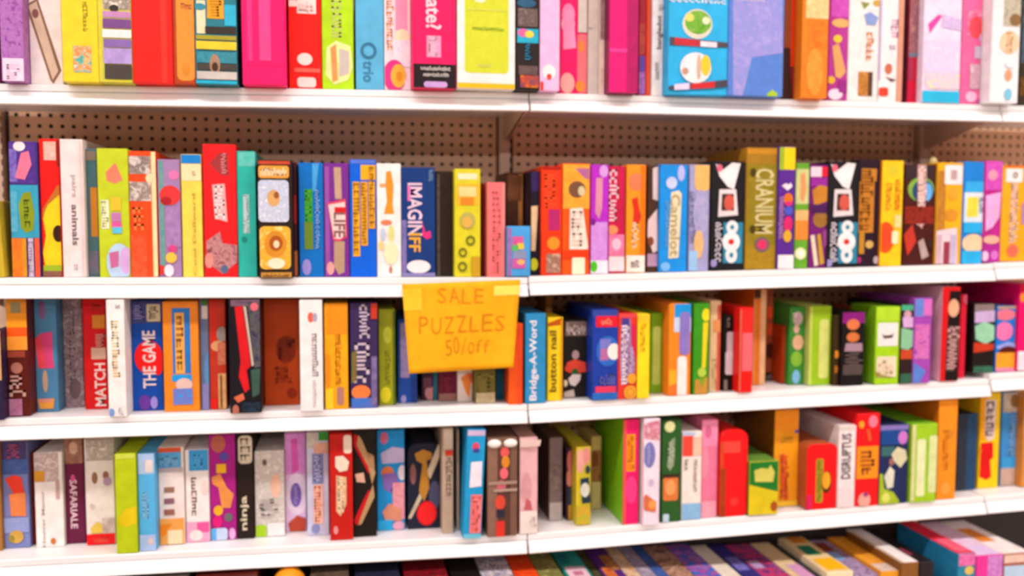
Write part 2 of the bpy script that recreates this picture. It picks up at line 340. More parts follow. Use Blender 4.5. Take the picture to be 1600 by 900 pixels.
B('pink doll package with red bead flower on the top shelf', 'ee6aa2', 1198, 1372, 656, None,
  [('r', 1245, 60, 1410, 240, 'ee7aa8,e85a88,f09cc0'), ('e', 1300, 170, 40, 70, 'ea4c58'), ('e', 1360, 130, 22, 26, 'f6c4dc'), ('e', 1345, 240, 26, 36, 'dca8d0'), ('r', 1290, 290, 1385, 370, 'b8b8cc,ccb8d0'),
   ('r', 1262, 400, 1385, 560, 'd8b0bc,c89ab0,e2c8d0'), ('e', 1265, 605, 34, 34, 'f4b8d8'), ('r', 1300, 620, 1372, 650, 'c85aac')], h=.31, sb=.006, name='toy_package', cat='toy')
B('white box with round tan seal near the right end of the top shelf', 'eff0f4', 1384, 1558, 664, None,
  [('r', 1478, -40, 1580, 170, 'b4b8a8,c8bca0,98a090'), ('e', 1545, 125, 34, 40, '8a6a40'), ('e', 1508, 265, 58, 76, 'efd0aa'), ('s', 1490, 200, 1528, 330, 'd8a878', 5), ('e', 1500, 470, 20, 38, 'dfa078'),
   ('e', 1497, 590, 22, 38, '7cc8e4'), ('e', 1510, 400, 28, 26, 'e2ecf4')], h=.31, sb=-.006)
B('dark box edge at the extreme right end of the top shelf', '3a3024', 1566, 1760, 664, None, [('r', 1570, 480, 1700, 600, '7a5420,4a3416'), ('r', 1570, 0, 1700, 400, '506878,3a4a50')], h=.29, sb=.02)
# ================================================================ SECOND SHELF
R(2)
C(0, 200, 3.3333)
B('yellow-green box edge leaning at the left end of the second shelf', 'c8b030', -30, 26, 790, 380, sb=.0, lean=-.05)
B('purple over teal over orange striped box at the left of the second shelf', '44307e', 68, 216, 785, 72,
  [('r', 20, 72, 190, 290, '5a3a9a,4a2e86'), ('r', 30, 110, 90, 280, '8a7ac8,6a52b0'), ('e', 100, 95, 32, 26, 'f0e2e6'), ('p', [(110, 130), (150, 120), (165, 190), (130, 270), (80, 260)], 'f07898'),
   ('r', 28, 296, 210, 572, '38a4c4'), ('r', 45, 330, 95, 540, '6ab8d4,48a8c8'), ('p', [(120, 340), (160, 330), (182, 440), (176, 530), (140, 548), (110, 520), (98, 400)], '8a9a1e'), ('s', 125, 370, 160, 520, '4e6212', 4),
   ('r', 55, 574, 135, 790, 'f07022,ee8a24'), ('r', 118, 574, 146, 790, 'd8962a'), ('r', 148, 574, 182, 790, 'cbbad0'), ('s', 150, 590, 178, 770, 'a898b8', 6), ('r', 182, 574, 216, 790, 'ee5a3a')], sb=.02)
B('red box with yellow ukulele picture on the second shelf', 'ea1a14', 224, 326, 770, 58,
  [('r', 225, 70, 292, 168, 'd8a898,e8c4b8'), ('r', 292, 60, 310, 200, '8a2818'), ('p', [(330, 300), (300, 300), (250, 380), (225, 470), (240, 560), (225, 650), (240, 740), (330, 745)], 'f4d01e'),
   ('p', [(330, 290), (300, 300), (225, 420), (220, 470), (250, 400), (330, 330)], 'c07028'), ('e', 305, 550, 30, 44, '3a1c0e'), ('r', 228, 715, 330, 745, '9ab82a'), ('r', 222, 745, 330, 772, '8a5a4a')], sb=.024)
B('white box with vertical word animals on the second shelf', 'f0e0de', 332, 450, 778, 60,
  [('t', 'pairs', 365, 245, 400, 362, 'b4a6a6', 90), ('t', 'animals', 372, 398, 412, 612, '6e6262', 90), ('s', 385, 710, 410, 740, 'd0c4c4', 2), ('r', 420, 70, 432, 775, 'e6d2ce')], sb=.016, d=.24)
B('dark teal box with orange strip in shade on the second shelf', '4a6f78', 455, 520, 770, 110,
  [('r', 470, 310, 512, 565, 'd0862a'), ('r', 440, 120, 500, 170, '8a7a6a'), ('r', 455, 640, 520, 760, '5a6a78,7a6a80')], sb=.035)
B('lime green box with pink piece and pale blue circle on the second shelf', 'c4d428', 522, 682, 785, 108,
  [('p', [(550, 230), (600, 180), (640, 270), (600, 290), (555, 275)], 'ee8468'), ('r', 525, 375, 570, 525, 'eef0d0'), ('s', 528, 380, 566, 520, 'c8d070', 5), ('r', 578, 360, 632, 430, 'e8c838'),
   ('r', 580, 440, 632, 488, 'c07ab0'), ('r', 582, 490, 634, 516, 'e85aa0'), ('r', 586, 516, 636, 548, '5ac4e4'), ('e', 622, 700, 68, 100, 'b8d4ee'), ('e', 660, 690, 36, 70, 'd0a8dc'), ('p', [(570, 650), (620, 640), (620, 720), (580, 730)], 'c86a9a')], sb=.018)
B('orange and cream box with grey photo panels on the second shelf', 'f04e1c', 684, 826, 780, 122,
  [('r', 785, 124, 830, 782, 'f2dfa8'), ('r', 668, 145, 785, 240, 'b8aaa0,7a6a64,d8ccc4'), ('r', 670, 280, 788, 380, 'c8bab0,8a7870,e0d6cc'), ('e', 780, 262, 22, 24, 'f0dcb0'),
   ('r', 682, 560, 772, 780, 'f0603a,ee4c20'), ('s', 690, 410, 765, 540, 'f48040', 3)], sb=.02)
B('lilac box with teal edge and red ball picture on the second shelf', 'a684b4', 832, 950, 780, 165,
  [('r', 825, 170, 862, 720, '78a49a,5c9c98'), ('e', 905, 245, 28, 26, 'e078b0'), ('e', 885, 350, 56, 52, 'e03a3a'), ('e', 865, 380, 30, 22, 'b02028'), ('r', 862, 410, 945, 620, 'b08ac0,9c78b0'),
   ('e', 900, 630, 24, 22, 'd8488a'), ('e', 893, 675, 30, 28, 'eec44a'), ('e', 842, 740, 20, 26, 'd83a30'), ('e', 882, 742, 26, 32, 'f0e4ee')], sb=.022)
B('yellow box with blue top and grey vertical title on the second shelf', 'f8da58', 955, 1060, 780, 138,
  [('r', 935, 138, 1062, 186, '1a84d4'), ('r', 940, 188, 1055, 275, 'f4e2b0'), ('s', 1000, 225, 1022, 250, 'b09a70', 2), ('t', 'Cool Dallward', 1000, 340, 1026, 770, 'c4a848', -90)], sb=.018)
C(300, 200, 3.3333)
B('tall red box with white slanted title and pale figures on the second shelf', 'ee1e22', 68, 240, 780, 86,
  [('p', [(90, 185), (140, 130), (185, 130), (190, 250), (150, 245)], 'a83a3a'), ('s', 150, 130, 185, 240, 'd8888a', 4), ('p', [(105, 295), (170, 290), (185, 490), (120, 470)], 'f0b4b4'), ('s', 115, 300, 172, 480, 'fbe4e4', 5),
   ('p', [(75, 590), (145, 540), (160, 600), (235, 610), (235, 700), (160, 760), (80, 700)], 'a8606a,c89090,883848'), ('e', 90, 690, 24, 40, 'e09088'), ('e', 170, 735, 20, 22, '5a6a90')], sb=.016)
B('teal green box with white vertical lettering on the second shelf', '2ebcac', 244, 340, 778, 122,
  [('r', 240, 125, 340, 200, '6cccc0,4cc4b4'), ('r', 264, 345, 302, 550, '8ed0c8'), ('s', 268, 350, 298, 546, 'f2eaf0', 9), ('e', 272, 580, 14, 16, '1e8c80')], sb=.018)
B('black box with dog and golden cat photos jutting over the second shelf edge', '2c2018', 350, 528, 800, 168,
  [('r', 345, 170, 510, 190, 'c84a30'), ('rr', 345, 195, 505, 262, 'f0a440', 14), ('s', 355, 205, 495, 250, 'f8e6c8', 6), ('rr', 344, 270, 506, 490, 'd8deee,b8c4dc,f0eef4', 20), ('e', 425, 365, 34, 44, 'd8a868'), ('e', 440, 350, 14, 18, '9a5a28'),
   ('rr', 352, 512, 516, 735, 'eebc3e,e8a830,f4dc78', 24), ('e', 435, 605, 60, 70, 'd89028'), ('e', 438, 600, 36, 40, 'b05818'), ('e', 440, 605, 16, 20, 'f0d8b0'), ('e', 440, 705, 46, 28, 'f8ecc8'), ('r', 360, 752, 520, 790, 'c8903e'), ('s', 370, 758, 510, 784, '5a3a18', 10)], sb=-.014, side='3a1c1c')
B('thin black and red box behind the dog and cat photo box', '4a2230', 532, 553, 770, 180, [('r', 528, 350, 545, 500, 'b82a30'), ('r', 532, 640, 553, 770, 'd87a4a')], sb=.03)
B('royal blue box with green block letters on the second shelf', '0a72c8', 562, 688, 770, 182,
  [('p', [(625, 185), (660, 185), (645, 330), (628, 330)], '48a8e8'), ('r', 585, 318, 632, 632, '2f9a38'), ('s', 588, 322, 628, 490, '56a822', 4), ('r', 585, 490, 632, 632, '6a8a2a'), ('s', 640, 320, 668, 630, '8ab4ec', 12), ('e', 598, 725, 24, 42, '9a90dc')], sb=.02)
B('purple box with tan pieces and tilted framed letters on the second shelf', '7a2e94', 692, 822, 775, 184,
  [('r', 690, 200, 720, 770, '9a52ae'), ('p', [(738, 205), (775, 205), (780, 370), (745, 370)], 'c4a088'), ('p', [(740, 590), (795, 590), (795, 750), (765, 765), (740, 720)], 'b8987c'), ('e', 722, 730, 20, 34, 'e8a0a0'),
   ('p', [(705, 390), (800, 368), (808, 570), (770, 590), (735, 585)], 'e24a6a'), ('p', [(710, 400), (796, 385), (800, 560), (770, 578), (740, 575)], 'eed4d0'), ('r', 742, 412, 800, 440, 'd42020'), ('t', 'LIFE', 738, 440, 798, 570, '8a5a5a', 90)], sb=.02)
B('bright blue box with columns of yellow block lettering on the second shelf', '0a62e0', 826, 962, 776, 166,
  [('r', 826, 166, 962, 186, '5a7ae0'), ('r', 878, 192, 956, 270, 'f4b422'), ('r', 836, 280, 876, 668, 'f4b422'), ('r', 878, 280, 916, 612, 'f0ac20'), ('r', 918, 280, 954, 524, 'ecaa24'),
   ('s', 840, 285, 872, 662, 'b87c1a', 10), ('s', 882, 285, 912, 606, 'b87c1a', 9), ('s', 922, 200, 950, 518, 'b88018', 9)], sb=.018)
B('white box with orange squiggle and pale animals on the second shelf', 'f8f0ec', 966, 1090, 776, 186,
  [('p', [(1010, 230), (1035, 222), (1050, 300), (1045, 400), (1052, 448), (1000, 448), (1015, 380), (1008, 300)], 'f0962a'), ('p', [(975, 290), (1010, 290), (1010, 305), (980, 310)], 'f0a86a'), ('e', 1012, 492, 30, 14, 'e0805a'),
   ('e', 995, 555, 16, 34, 'c0cae0'), ('e', 1038, 550, 16, 44, 'd8dc8a'), ('e', 985, 612, 14, 24, 'f0d890'), ('e', 1035, 650, 36, 60, 'f2ecc0'), ('e', 1035, 738, 8, 20, 'c07a6a')], sb=.018)
C(600, 200, 3.3333)
B('navy blue box with curving rainbow title and white oval on the second shelf', '163a7c', 92, 268, 775, 206,
  [('r', 92, 480, 118, 770, '8a7ab8,6a6aa8'), ('t', 'IMAGIN', 122, 286, 200, 560, 'f0d0e4', 90), ('r', 122, 300, 138, 380, 'e878b8'), ('t', 'IFF', 130, 548, 190, 645, 'f0b030', 90),
   ('p', [(200, 490), (215, 545), (240, 535), (246, 570), (222, 580), (200, 560)], 'e8307a'), ('e', 180, 722, 62, 34, 'eee8ea'), ('s', 232, 215, 262, 280, '7a98c0', 3), ('r', 92, 755, 268, 775, '8a84b8')], sb=.02)
B('shadowed black box beside the navy rainbow title box', '2e2118', 272, 360, 775, 226, [('r', 274, 240, 292, 770, '6a6258,4a4238')], sb=.04)
B('yellow box with orange band lion face and dark roundels on the second shelf', 'dcd42a', 368, 502, 785, 214,
  [('r', 385, 236, 485, 268, 'f4ecc0'), ('r', 376, 290, 500, 400, 'f4bc30'), ('r', 390, 306, 480, 356, 'f6d890'), ('r', 398, 362, 468, 402, 'f08a2a'), ('e', 435, 482, 40, 44, 'b8b05a'), ('e', 432, 490, 26, 28, 'e0b050'),
   ('o', 450, 586, 24, 26, '6a7020', .6), ('o', 410, 648, 22, 24, '6a7020', .6), ('o', 408, 722, 24, 26, '6a7020', .6), ('r', 455, 670, 500, 780, 'c89c24')], sb=.014)
B('dark red box edge squeezed beside the salmon pink box', '7a1810', 508, 537, 780, 290, sb=.045)
B('slim salmon pink box with faint lettering on the second shelf', 'ee7878', 537, 630, 782, 284, [('s', 565, 330, 605, 760, 'e46868', 14), ('r', 612, 290, 630, 780, 'f08a88')], sb=.012)
B('brown box with amber right edge standing behind the small blue box', '54301c', 636, 722, 770, 232, [('r', 700, 240, 722, 770, 'b87a3a'), ('r', 645, 245, 715, 380, '6a4024,7a4a2a')], sb=.11, d=.16)
B('small blue box with stacked red yellow green letters on the second shelf', '4aa2e4', 640, 762, 788, 512,
  [('r', 632, 520, 664, 785, 'a078b8,8a6aa8'), ('r', 670, 565, 725, 615, 'd85a9a'), ('r', 695, 600, 728, 632, 'e8c83a'), ('r', 665, 610, 700, 640, '5ab86a'), ('r', 672, 640, 740, 680, '8a94b8'), ('r', 668, 682, 735, 730, 'cc5aa8'), ('e', 712, 698, 20, 14, 'e8b870')], sb=.0, d=.07)
B('navy and black box with cream vertical title on the second shelf', '1e1826', 764, 812, 775, 226,
  [('r', 730, 230, 806, 330, '2c1c54,3a2a66'), ('p', [(745, 410), (800, 405), (800, 440), (788, 640), (762, 640), (765, 470)], 'ecc898'), ('e', 780, 710, 22, 32, 'd2d42c')], sb=.03)
C(840, 200, 3.3333)
B('red-orange box with purple patch and yellow dot on the second shelf', 'ee3c16', 18, 124, 772, 200,
  [('s', 35, 240, 105, 420, 'f05428', 6), ('r', 58, 424, 114, 532, 'b8286a'), ('e', 82, 600, 32, 34, 'f4962a'), ('r', 45, 655, 118, 755, 'c88a6a,8a6a5a,d8b090'), ('r', 20, 200, 122, 215, 'a82010')], sb=.016)
B('yellow to orange box with white block text and purple corner on the second shelf', 'fb5a14', 128, 268, 768, 186,
  [('r', 126, 188, 270, 420, 'fbb23a,fb9a30'), ('p', [(195, 210), (268, 210), (268, 268), (245, 262)], 'b46a98'), ('e', 205, 320, 44, 44, '7a5238'), ('e', 228, 328, 18, 26, 'd8c8a0'),
   ('p', [(168, 420), (235, 416), (262, 620), (258, 632), (165, 632)], 'f6e6d8'), ('s', 175, 430, 245, 620, 'dcbfae', 5), ('r', 128, 640, 268, 680, 'fb3c10'), ('rr', 178, 675, 244, 762, 'fbf0d0', 8)], sb=.016)
B('violet box with pale lower half and green dot on the second shelf', 'b82cc8', 274, 366, 768, 192,
  [('e', 345, 225, 22, 32, 'd8a0e8'), ('p', [(305, 260), (340, 260), (335, 420), (320, 475), (300, 440)], 'd890a8'), ('r', 276, 490, 362, 690, 'd49ae4,c884dc'), ('e', 288, 490, 14, 18, '7a1c8a'), ('r', 274, 690, 366, 766, 'f0e4f0'), ('e', 292, 722, 18, 30, '4cc024')], sb=.02)
B('crimson box with curly pale title and pink lower panel on the second shelf', 'c81a4a', 368, 452, 748, 200,
  [('s', 372, 215, 420, 490, 'f4cfd8', 7), ('e', 388, 530, 30, 24, 'e89060'), ('r', 366, 555, 450, 665, 'ee6a98,e88ab0'), ('e', 410, 605, 24, 30, 'f4c4da'), ('r', 366, 668, 450, 745, 'f0dce0')], sb=.022)
B('orange box with red figure and barcode square on the second shelf', 'f89a22', 460, 558, 752, 192,
  [('e', 515, 280, 40, 46, 'e88058'), ('p', [(490, 370), (520, 360), (528, 420), (540, 460), (525, 500), (495, 500), (500, 430)], 'd8301c'), ('s', 492, 490, 524, 630, 'f2e2c0', 5), ('r', 460, 664, 556, 750, 'f6e8dc'), ('s', 484, 688, 530, 728, '6a5850', 8), ('r', 540, 195, 558, 660, 'f07a14')], sb=.018)
B('dark box with white and brown patches beside the cyan title box', '4a3024', 568, 628, 745, 196,
  [('p', [(600, 210), (628, 200), (628, 380), (600, 370)], 'e4ccca'), ('p', [(575, 480), (622, 420), (626, 640), (600, 650), (570, 560)], 'e6cccc'), ('e', 588, 590, 16, 24, '8a4a2c'), ('r', 568, 655, 626, 720, 'b890b0')], sb=.026)
B('cyan blue box with cream slanted title banner on the second shelf', '1c92e8', 632, 775, 748, 192,
  [('e', 748, 235, 18, 42, 'b8bcf0'), ('e', 698, 286, 28, 32, 'c8d4f8'), ('p', [(695, 335), (735, 325), (750, 345), (740, 550), (732, 675), (680, 680), (685, 520)], 'e8dcb8'), ('t', 'Camelot', 692, 345, 738, 668, 'b0a070', 90),
   ('s', 668, 380, 684, 620, '7ac0f4', 12), ('e', 664, 722, 24, 24, '7cbcf4')], sb=.016)
B('lavender blue box with tan patches on the second shelf', 'a4a2cc', 784, 888, 742, 192,
  [('r', 820, 190, 898, 300, 'f0bc6a'), ('e', 858, 305, 38, 26, 'f0bc6a'), ('e', 850, 440, 40, 120, 'b4b0d8,9c9ac8'), ('e', 838, 605, 24, 74, 'e8b87c'), ('r', 784, 640, 830, 742, '98c4e8'), ('s', 790, 330, 815, 600, '8c8cbc', 8)], sb=.018)
C(1080, 200, 3.6)
def POP(label, dx, xr):
    B(label, '1c1a1e', 104+dx, xr, 806, 190,
      [('p', [(138+dx, 200), (180+dx, 235), (230+dx, 195), (278+dx, 200), (262+dx, 260), (240+dx, 345), (205+dx, 330), (158+dx, 270)], 'f4ecee'), ('e', 160+dx, 225, 16, 22, 'e06a80'),
       ('p', [(158+dx, 345), (252+dx, 345), (262+dx, 490), (150+dx, 500)], 'e8dede'), ('p', [(172+dx, 370), (238+dx, 370), (240+dx, 465), (168+dx, 465)], '4a2c28'), ('e', 212+dx, 420, 28, 46, 'd05a4a'),
       ('r', 180+dx, 530, 285+dx, 760, '2c88a8'), ('s', 135+dx, 530, 172+dx, 755, 'ded8e4', 8), ('o', 228+dx, 558, 32, 38, 'f4f0f2', .35), ('e', 222+dx, 640, 48, 56, 'f4f0f2'), ('e', 222+dx, 640, 16, 16, 'd83024'), ('o', 222+dx, 715, 32, 44, 'f4f0f2', .35),
       ('e', 122+dx, 760, 18, 22, '9a90c8')], sb=.018)
POP('black box with white hand and small red heart beside the lavender blue box', 0, 296)
B('tall gold box with olive panel and cream capital letters on the second shelf', 'a87c20', 300, 474, 800, 112,
  [('r', 270, 114, 492, 150, 'c88a24'), ('r', 306, 200, 472, 802, '8a7a1c,9a8422'), ('r', 302, 660, 470, 800, 'b08c24,a08020'), ('t', 'CRANIUM', 362, 228, 458, 595, 'd8cc90', 90), ('e', 348, 250, 16, 26, '4a4010'), ('e', 344, 570, 16, 24, '4a4010'),
   ('e', 396, 656, 40, 42, '7a5c6a'), ('e', 396, 656, 26, 26, 'e0386a')], sb=.014, side='c08a28', top='c08a28', rough=.3)
B('purple box with yellow cap and rainbow dots on the second shelf', '5c2a96', 478, 572, 812, 106,
  [('r', 494, 108, 592, 235, 'f4d414'), ('r', 494, 108, 522, 235, '9cba2a'), ('p', [(510, 325), (530, 310), (545, 318), (560, 308), (568, 330), (540, 352)], 'f0e4ee'), ('s', 495, 385, 522, 625, 'c08ac8', 12), ('e', 545, 400, 24, 34, 'f0741e'), ('e', 546, 425, 22, 14, 'd8307a'),
   ('e', 545, 465, 24, 26, '4a5ac8'), ('e', 542, 540, 24, 44, 'd8286c'), ('e', 538, 608, 22, 34, 'eab030'), ('r', 474, 714, 572, 808, 'f4eef4')], sb=.006)
B('green box with cream and orange panels and white flower on the second shelf', '6aac30', 576, 652, 792, 198,
  [('r', 590, 230, 660, 428, 'cfd490'), ('p', [(615, 260), (640, 250), (648, 350), (630, 420), (612, 400)], 'e8a064'), ('r', 582, 462, 660, 520, 'f4bc78'), ('r', 576, 520, 660, 628, 'f49038'), ('e', 612, 706, 32, 34, 'e8f0b8'), ('e', 612, 706, 16, 18, 'fbfbe8')], sb=.018)
B('purple box with white and red top band and gold shapes on the second shelf', '7a1c78', 658, 760, 786, 208,
  [('r', 668, 218, 738, 275, 'f4d8e4'), ('r', 735, 218, 786, 275, 'e8203c'), ('r', 668, 280, 780, 330, '9a2a9a'), ('p', [(680, 350), (720, 320), (765, 330), (765, 410), (690, 440)], 'c8842c'), ('e', 725, 515, 40, 46, 'a07030'), ('r', 675, 430, 770, 480, '4a1c58'), ('p', [(668, 605), (690, 600), (712, 770), (690, 778)], 'e8d8c0'),
   ('p', [(705, 600), (725, 595), (745, 760), (720, 770)], 'c89a30'), ('p', [(735, 580), (780, 560), (770, 640), (740, 680)], '98408c')], sb=.02)
POP('black box with white hand and small red heart beside the orange lettered black box', 648, 928)
B('black box with rough orange vertical lettering on the second shelf', '2a1626', 930, 1052, 778, 180,
  [('r', 960, 228, 1042, 300, 'c8822a'), ('r', 948, 300, 1022, 588, 'c8802a'), ('s', 955, 235, 1015, 580, '8a5216', 9), ('r', 944, 588, 970, 708, 'c08a2c'), ('e', 1000, 655, 22, 22, 'd8b060'), ('e', 938, 742, 16, 18, 'a82a6a'), ('e', 1036, 742, 14, 22, 'b8a8b0')], sb=.02)
C(1300, 200, 3.6)
B('yellow box with orange double lettering and red ring on the second shelf', 'fbcc1e', 264, 386, 782, 184,
  [('e', 345, 240, 26, 32, 'd8c830'), ('s', 305, 310, 332, 468, 'f08a20', 8), ('s', 355, 290, 385, 468, 'f08a20', 9), ('o', 300, 615, 48, 88, 'f2541a', .35), ('e', 305, 615, 26, 50, 'e84a2a'), ('rr', 335, 580, 368, 650, 'fbeec0', 8), ('r', 350, 490, 386, 560, 'f6dc90')], sb=.012, side='e07a14')
B('dark red box with green and blue globe and slanted title on the second shelf', '4c1a16', 394, 572, 768, 206,
  [('r', 410, 208, 570, 290, '3a2a2c'), ('e', 500, 345, 72, 70, '86b84a'), ('e', 510, 355, 58, 66, '2c4a70'), ('e', 535, 360, 26, 50, '6ab4f0'), ('p', [(480, 205), (530, 205), (528, 380), (505, 568), (480, 540)], 'd8a8a0'), ('s', 486, 215, 524, 550, 'f0d8d4', 10),
   ('r', 400, 440, 570, 540, '7a2418,9a2c1c,541812'), ('p', [(400, 600), (450, 540), (470, 640), (420, 720)], 'c83a2c'), ('p', [(480, 640), (510, 620), (540, 720), (500, 740)], 'b8a09c'), ('p', [(520, 640), (560, 620), (560, 700)], '3a2420')], sb=.025)
B('amber box with white barcode label and bird picture on the second shelf', 'fbb41c', 576, 738, 770, 196,
  [('r', 572, 240, 632, 590, 'c88a2c,b0742a'), ('rr', 636, 208, 732, 318, 'f6ecee', 12), ('r', 668, 236, 702, 292, 'c8a8a8'), ('e', 680, 370, 26, 36, 'e8a834'), ('e', 668, 490, 34, 34, 'd8922c'), ('p', [(580, 580), (700, 560), (700, 768), (580, 768)], 'e8d4dc'), ('r', 625, 640, 655, 768, '9a3a4a'), ('r', 590, 600, 610, 768, 'd0b0bc'), ('r', 665, 600, 690, 768, 'c8b8d8')], sb=.02)
B('blue and cyan box with yellow label and cream oval on the second shelf', '1e84dc', 706, 836, 770, 190,
  [('r', 752, 300, 866, 362, '38aef0'), ('r', 745, 362, 862, 530, 'd8e8f0'), ('r', 760, 388, 818, 500, 'f2dc4a'), ('s', 826, 390, 850, 480, '5a7a90', 5), ('r', 740, 530, 856, 590, '2cb0ee'), ('e', 790, 648, 60, 52, 'f4d0a8'), ('r', 705, 690, 836, 770, '2cb4ee')], sb=.018)
B('magenta box with pale pink swirl on the second shelf', 'c02a90', 840, 940, 766, 186,
  [('r', 868, 188, 968, 350, 'd85ac4,cc48b4'), ('e', 905, 265, 26, 30, 'e89ab4'), ('p', [(865, 380), (950, 360), (940, 500), (900, 560), (862, 580)], 'eab0e4'), ('e', 895, 628, 44, 24, 'f0b8a0'), ('r', 848, 655, 940, 760, 'b42c96'), ('e', 858, 720, 18, 28, 'e8c8e8'), ('e', 910, 715, 20, 26, 'd878d0')], sb=.018)
B('amber box with barcode and white vertical text at right end of second shelf', 'fbae22', 942, 1110, 762, 212,
  [('r', 970, 210, 1110, 222, 'e04018'), ('rr', 980, 228, 1070, 306, 'f6ecec', 8), ('o', 1030, 266, 14, 18, '8a7a70', .4), ('s', 1006, 310, 1042, 650, 'f0d8d0', 16), ('e', 1014, 690, 30, 36, 'f0705a'), ('r', 1068, 420, 1090, 540, 'b890c8')], sb=.016)
B('yellow box edge cut off at the right frame on the second shelf', 'e0981c', 1114, 1260, 762, 215, sb=.02)
# ================================================================ THIRD SHELF
R(3)
C(0, 450, 3.75)
B('tan and navy box edge at the left end of the third shelf', '2a2040', -30, 22, 780, 250, [('r', -20, 200, 22, 540, 'c8a070')], d=.18)
B('orange striped over maroon box at the left of the third shelf', '5a1812', 30, 178, 755, 50,
  [('r', 24, 50, 170, 150, 'd88a2a'), ('r', 60, 85, 120, 145, '8a8258'), ('r', 24, 150, 170, 232, 'f69a20'), ('r', 24, 232, 170, 285, 'f05a14'), ('r', 24, 285, 170, 362, 'fb9a34'), ('r', 36, 370, 150, 405, '9a4030'), ('e', 100, 468, 36, 32, 'b07060'),
   ('s', 55, 510, 155, 640, 'c89a90', 3), ('r', 50, 650, 135, 745, 'b07898,a06080')])
B('steel blue box with pink letter shape on the third shelf', '4a82a8', 196, 346, 728, 60,
  [('e', 245, 130, 24, 56, '7a5a88'), ('p', [(205, 300), (235, 268), (305, 255), (310, 400), (318, 470), (230, 470)], 'd8447c'), ('p', [(205, 300), (235, 275), (275, 470), (225, 470)], 'e8485a'), ('e', 266, 545, 18, 66, 'b89a80'),
   ('p', [(222, 650), (320, 645), (315, 705), (235, 708)], 'e0963a'), ('r', 235, 648, 305, 668, 'd88a78')])
B('grey mauve mottled box with faded print on the third shelf', 'a08a90,7a6668,b8a4a8@90', 350, 496, 702, 60, [('s', 400, 120, 455, 660, '8a767c', 12), ('e', 440, 590, 36, 60, '6a5458')])
B('red box with white capital lettering beside the leaning-out white box', 'd61418', 500, 632, 712, 66,
  [('s', 540, 90, 590, 130, 'a83020', 3), ('r', 540, 160, 620, 235, 'd8862a'), ('r', 535, 350, 630, 415, 'e0b8a0'), ('t', 'MATCH', 552, 440, 625, 690, 'f0d0c8', -90), ('s', 560, 270, 620, 345, 'd8a090', 3)])
B('white box with olive lettering jutting out on the third shelf', 'f5f0ec', 640, 744, 788, 70,
  [('s', 650, 190, 708, 350, 'd8cf9a', 5), ('s', 655, 360, 705, 525, 'e2c27c', 5), ('s', 675, 95, 705, 120, 'b8a8a4', 2), ('e', 655, 730, 18, 24, '7a9ad0'), ('r', 732, 75, 744, 780, 'e8d48c'), ('s', 695, 700, 722, 745, 'c8bcc4', 3)], sb=-.012)
B('royal blue box with red disc and white title on the third shelf', '0e4cae', 775, 962, 720, 76,
  [('r', 756, 78, 955, 205, '38407c,4a4a84'), ('rr', 858, 95, 940, 195, 'c8bc98', 6), ('s', 870, 108, 928, 182, '6a6450', 6), ('s', 780, 100, 845, 185, '8a84b8', 3), ('e', 872, 405, 86, 96, 'f01a1c'), ('e', 925, 440, 36, 70, 'f01a1c'),
   ('t', 'THE GAME', 832, 250, 918, 585, 'ead8d8', -90), ('e', 850, 670, 36, 44, '6a3aa0'), ('e', 905, 670, 22, 36, '9a8ad8')])
B('orange box with tall blue panel and tan lettering on the third shelf', 'ee8a24', 965, 1172, 725, 80,
  [('r', 1005, 118, 1120, 500, '2a7ac8'), ('r', 1022, 145, 1085, 500, 'eaaa50'), ('s', 1030, 160, 1078, 490, 'a86a28', 5), ('r', 1008, 508, 1125, 545, '1e9ae4'), ('e', 1080, 565, 50, 36, 'e0c0b8'), ('r', 1015, 590, 1130, 680, '3a94dc,7a70c0,2a9ae4')])
C(280, 450, 3.75)
B('slim grey blue box with white top patch on the third shelf', '6a7a9c', 130, 180, 715, 66, [('r', 132, 68, 182, 100, '4a7a28'), ('r', 130, 105, 180, 180, 'd8cac8'), ('e', 178, 490, 32, 120, '5a98d0'), ('r', 134, 560, 176, 712, '8a86c0')])
B('red and peach cartoon box beside the black comic box', 'cc3a24', 184, 280, 712, 66,
  [('r', 184, 70, 220, 330, 'd83020'), ('e', 250, 270, 32, 44, '9a9088'), ('e', 225, 340, 40, 30, 'e8a874'), ('r', 225, 320, 282, 450, 'd88468,c85a40'), ('r', 228, 500, 280, 705, 'e8b478,d89a5c'), ('r', 240, 510, 255, 700, '7a4a2c'), ('r', 182, 650, 225, 710, 'e02018')])
B('black comic art box with slanted red band jutting out on the third shelf', '16121a', 300, 484, 762, 66,
  [('r', 300, 70, 470, 105, '7a5a6c'), ('p', [(315, 80), (470, 80), (478, 460), (440, 470), (400, 90)], '4a4460,5a5a58,3a3450'), ('p', [(325, 110), (370, 105), (410, 370), (418, 460), (395, 480), (412, 590), (385, 615), (350, 520), (360, 430)], 'd81820'), ('p', [(375, 105), (392, 110), (438, 450), (425, 460), (410, 340)], 'c8b8a8'),
   ('e', 440, 110, 24, 24, 'e06a7a'), ('p', [(420, 480), (475, 470), (470, 620), (430, 640)], '3a5a4c'), ('p', [(320, 640), (375, 615), (385, 650), (345, 672)], 'd86a4a'), ('e', 332, 715, 20, 32, 'b86a58'), ('r', 370, 670, 475, 745, '22384a,142030')], sb=-.012, side='2a0c10')
B('rust brown box set back beside the white logo box on the third shelf', 'b8420e', 500, 706, 688, 66,
  [('e', 625, 360, 60, 80, '8a2a08'), ('e', 640, 320, 14, 20, '4a1404'), ('s', 580, 300, 680, 420, '7a2408', 5), ('e', 660, 615, 30, 30, '8e2606'), ('s', 560, 460, 660, 560, 'a03408', 6)])
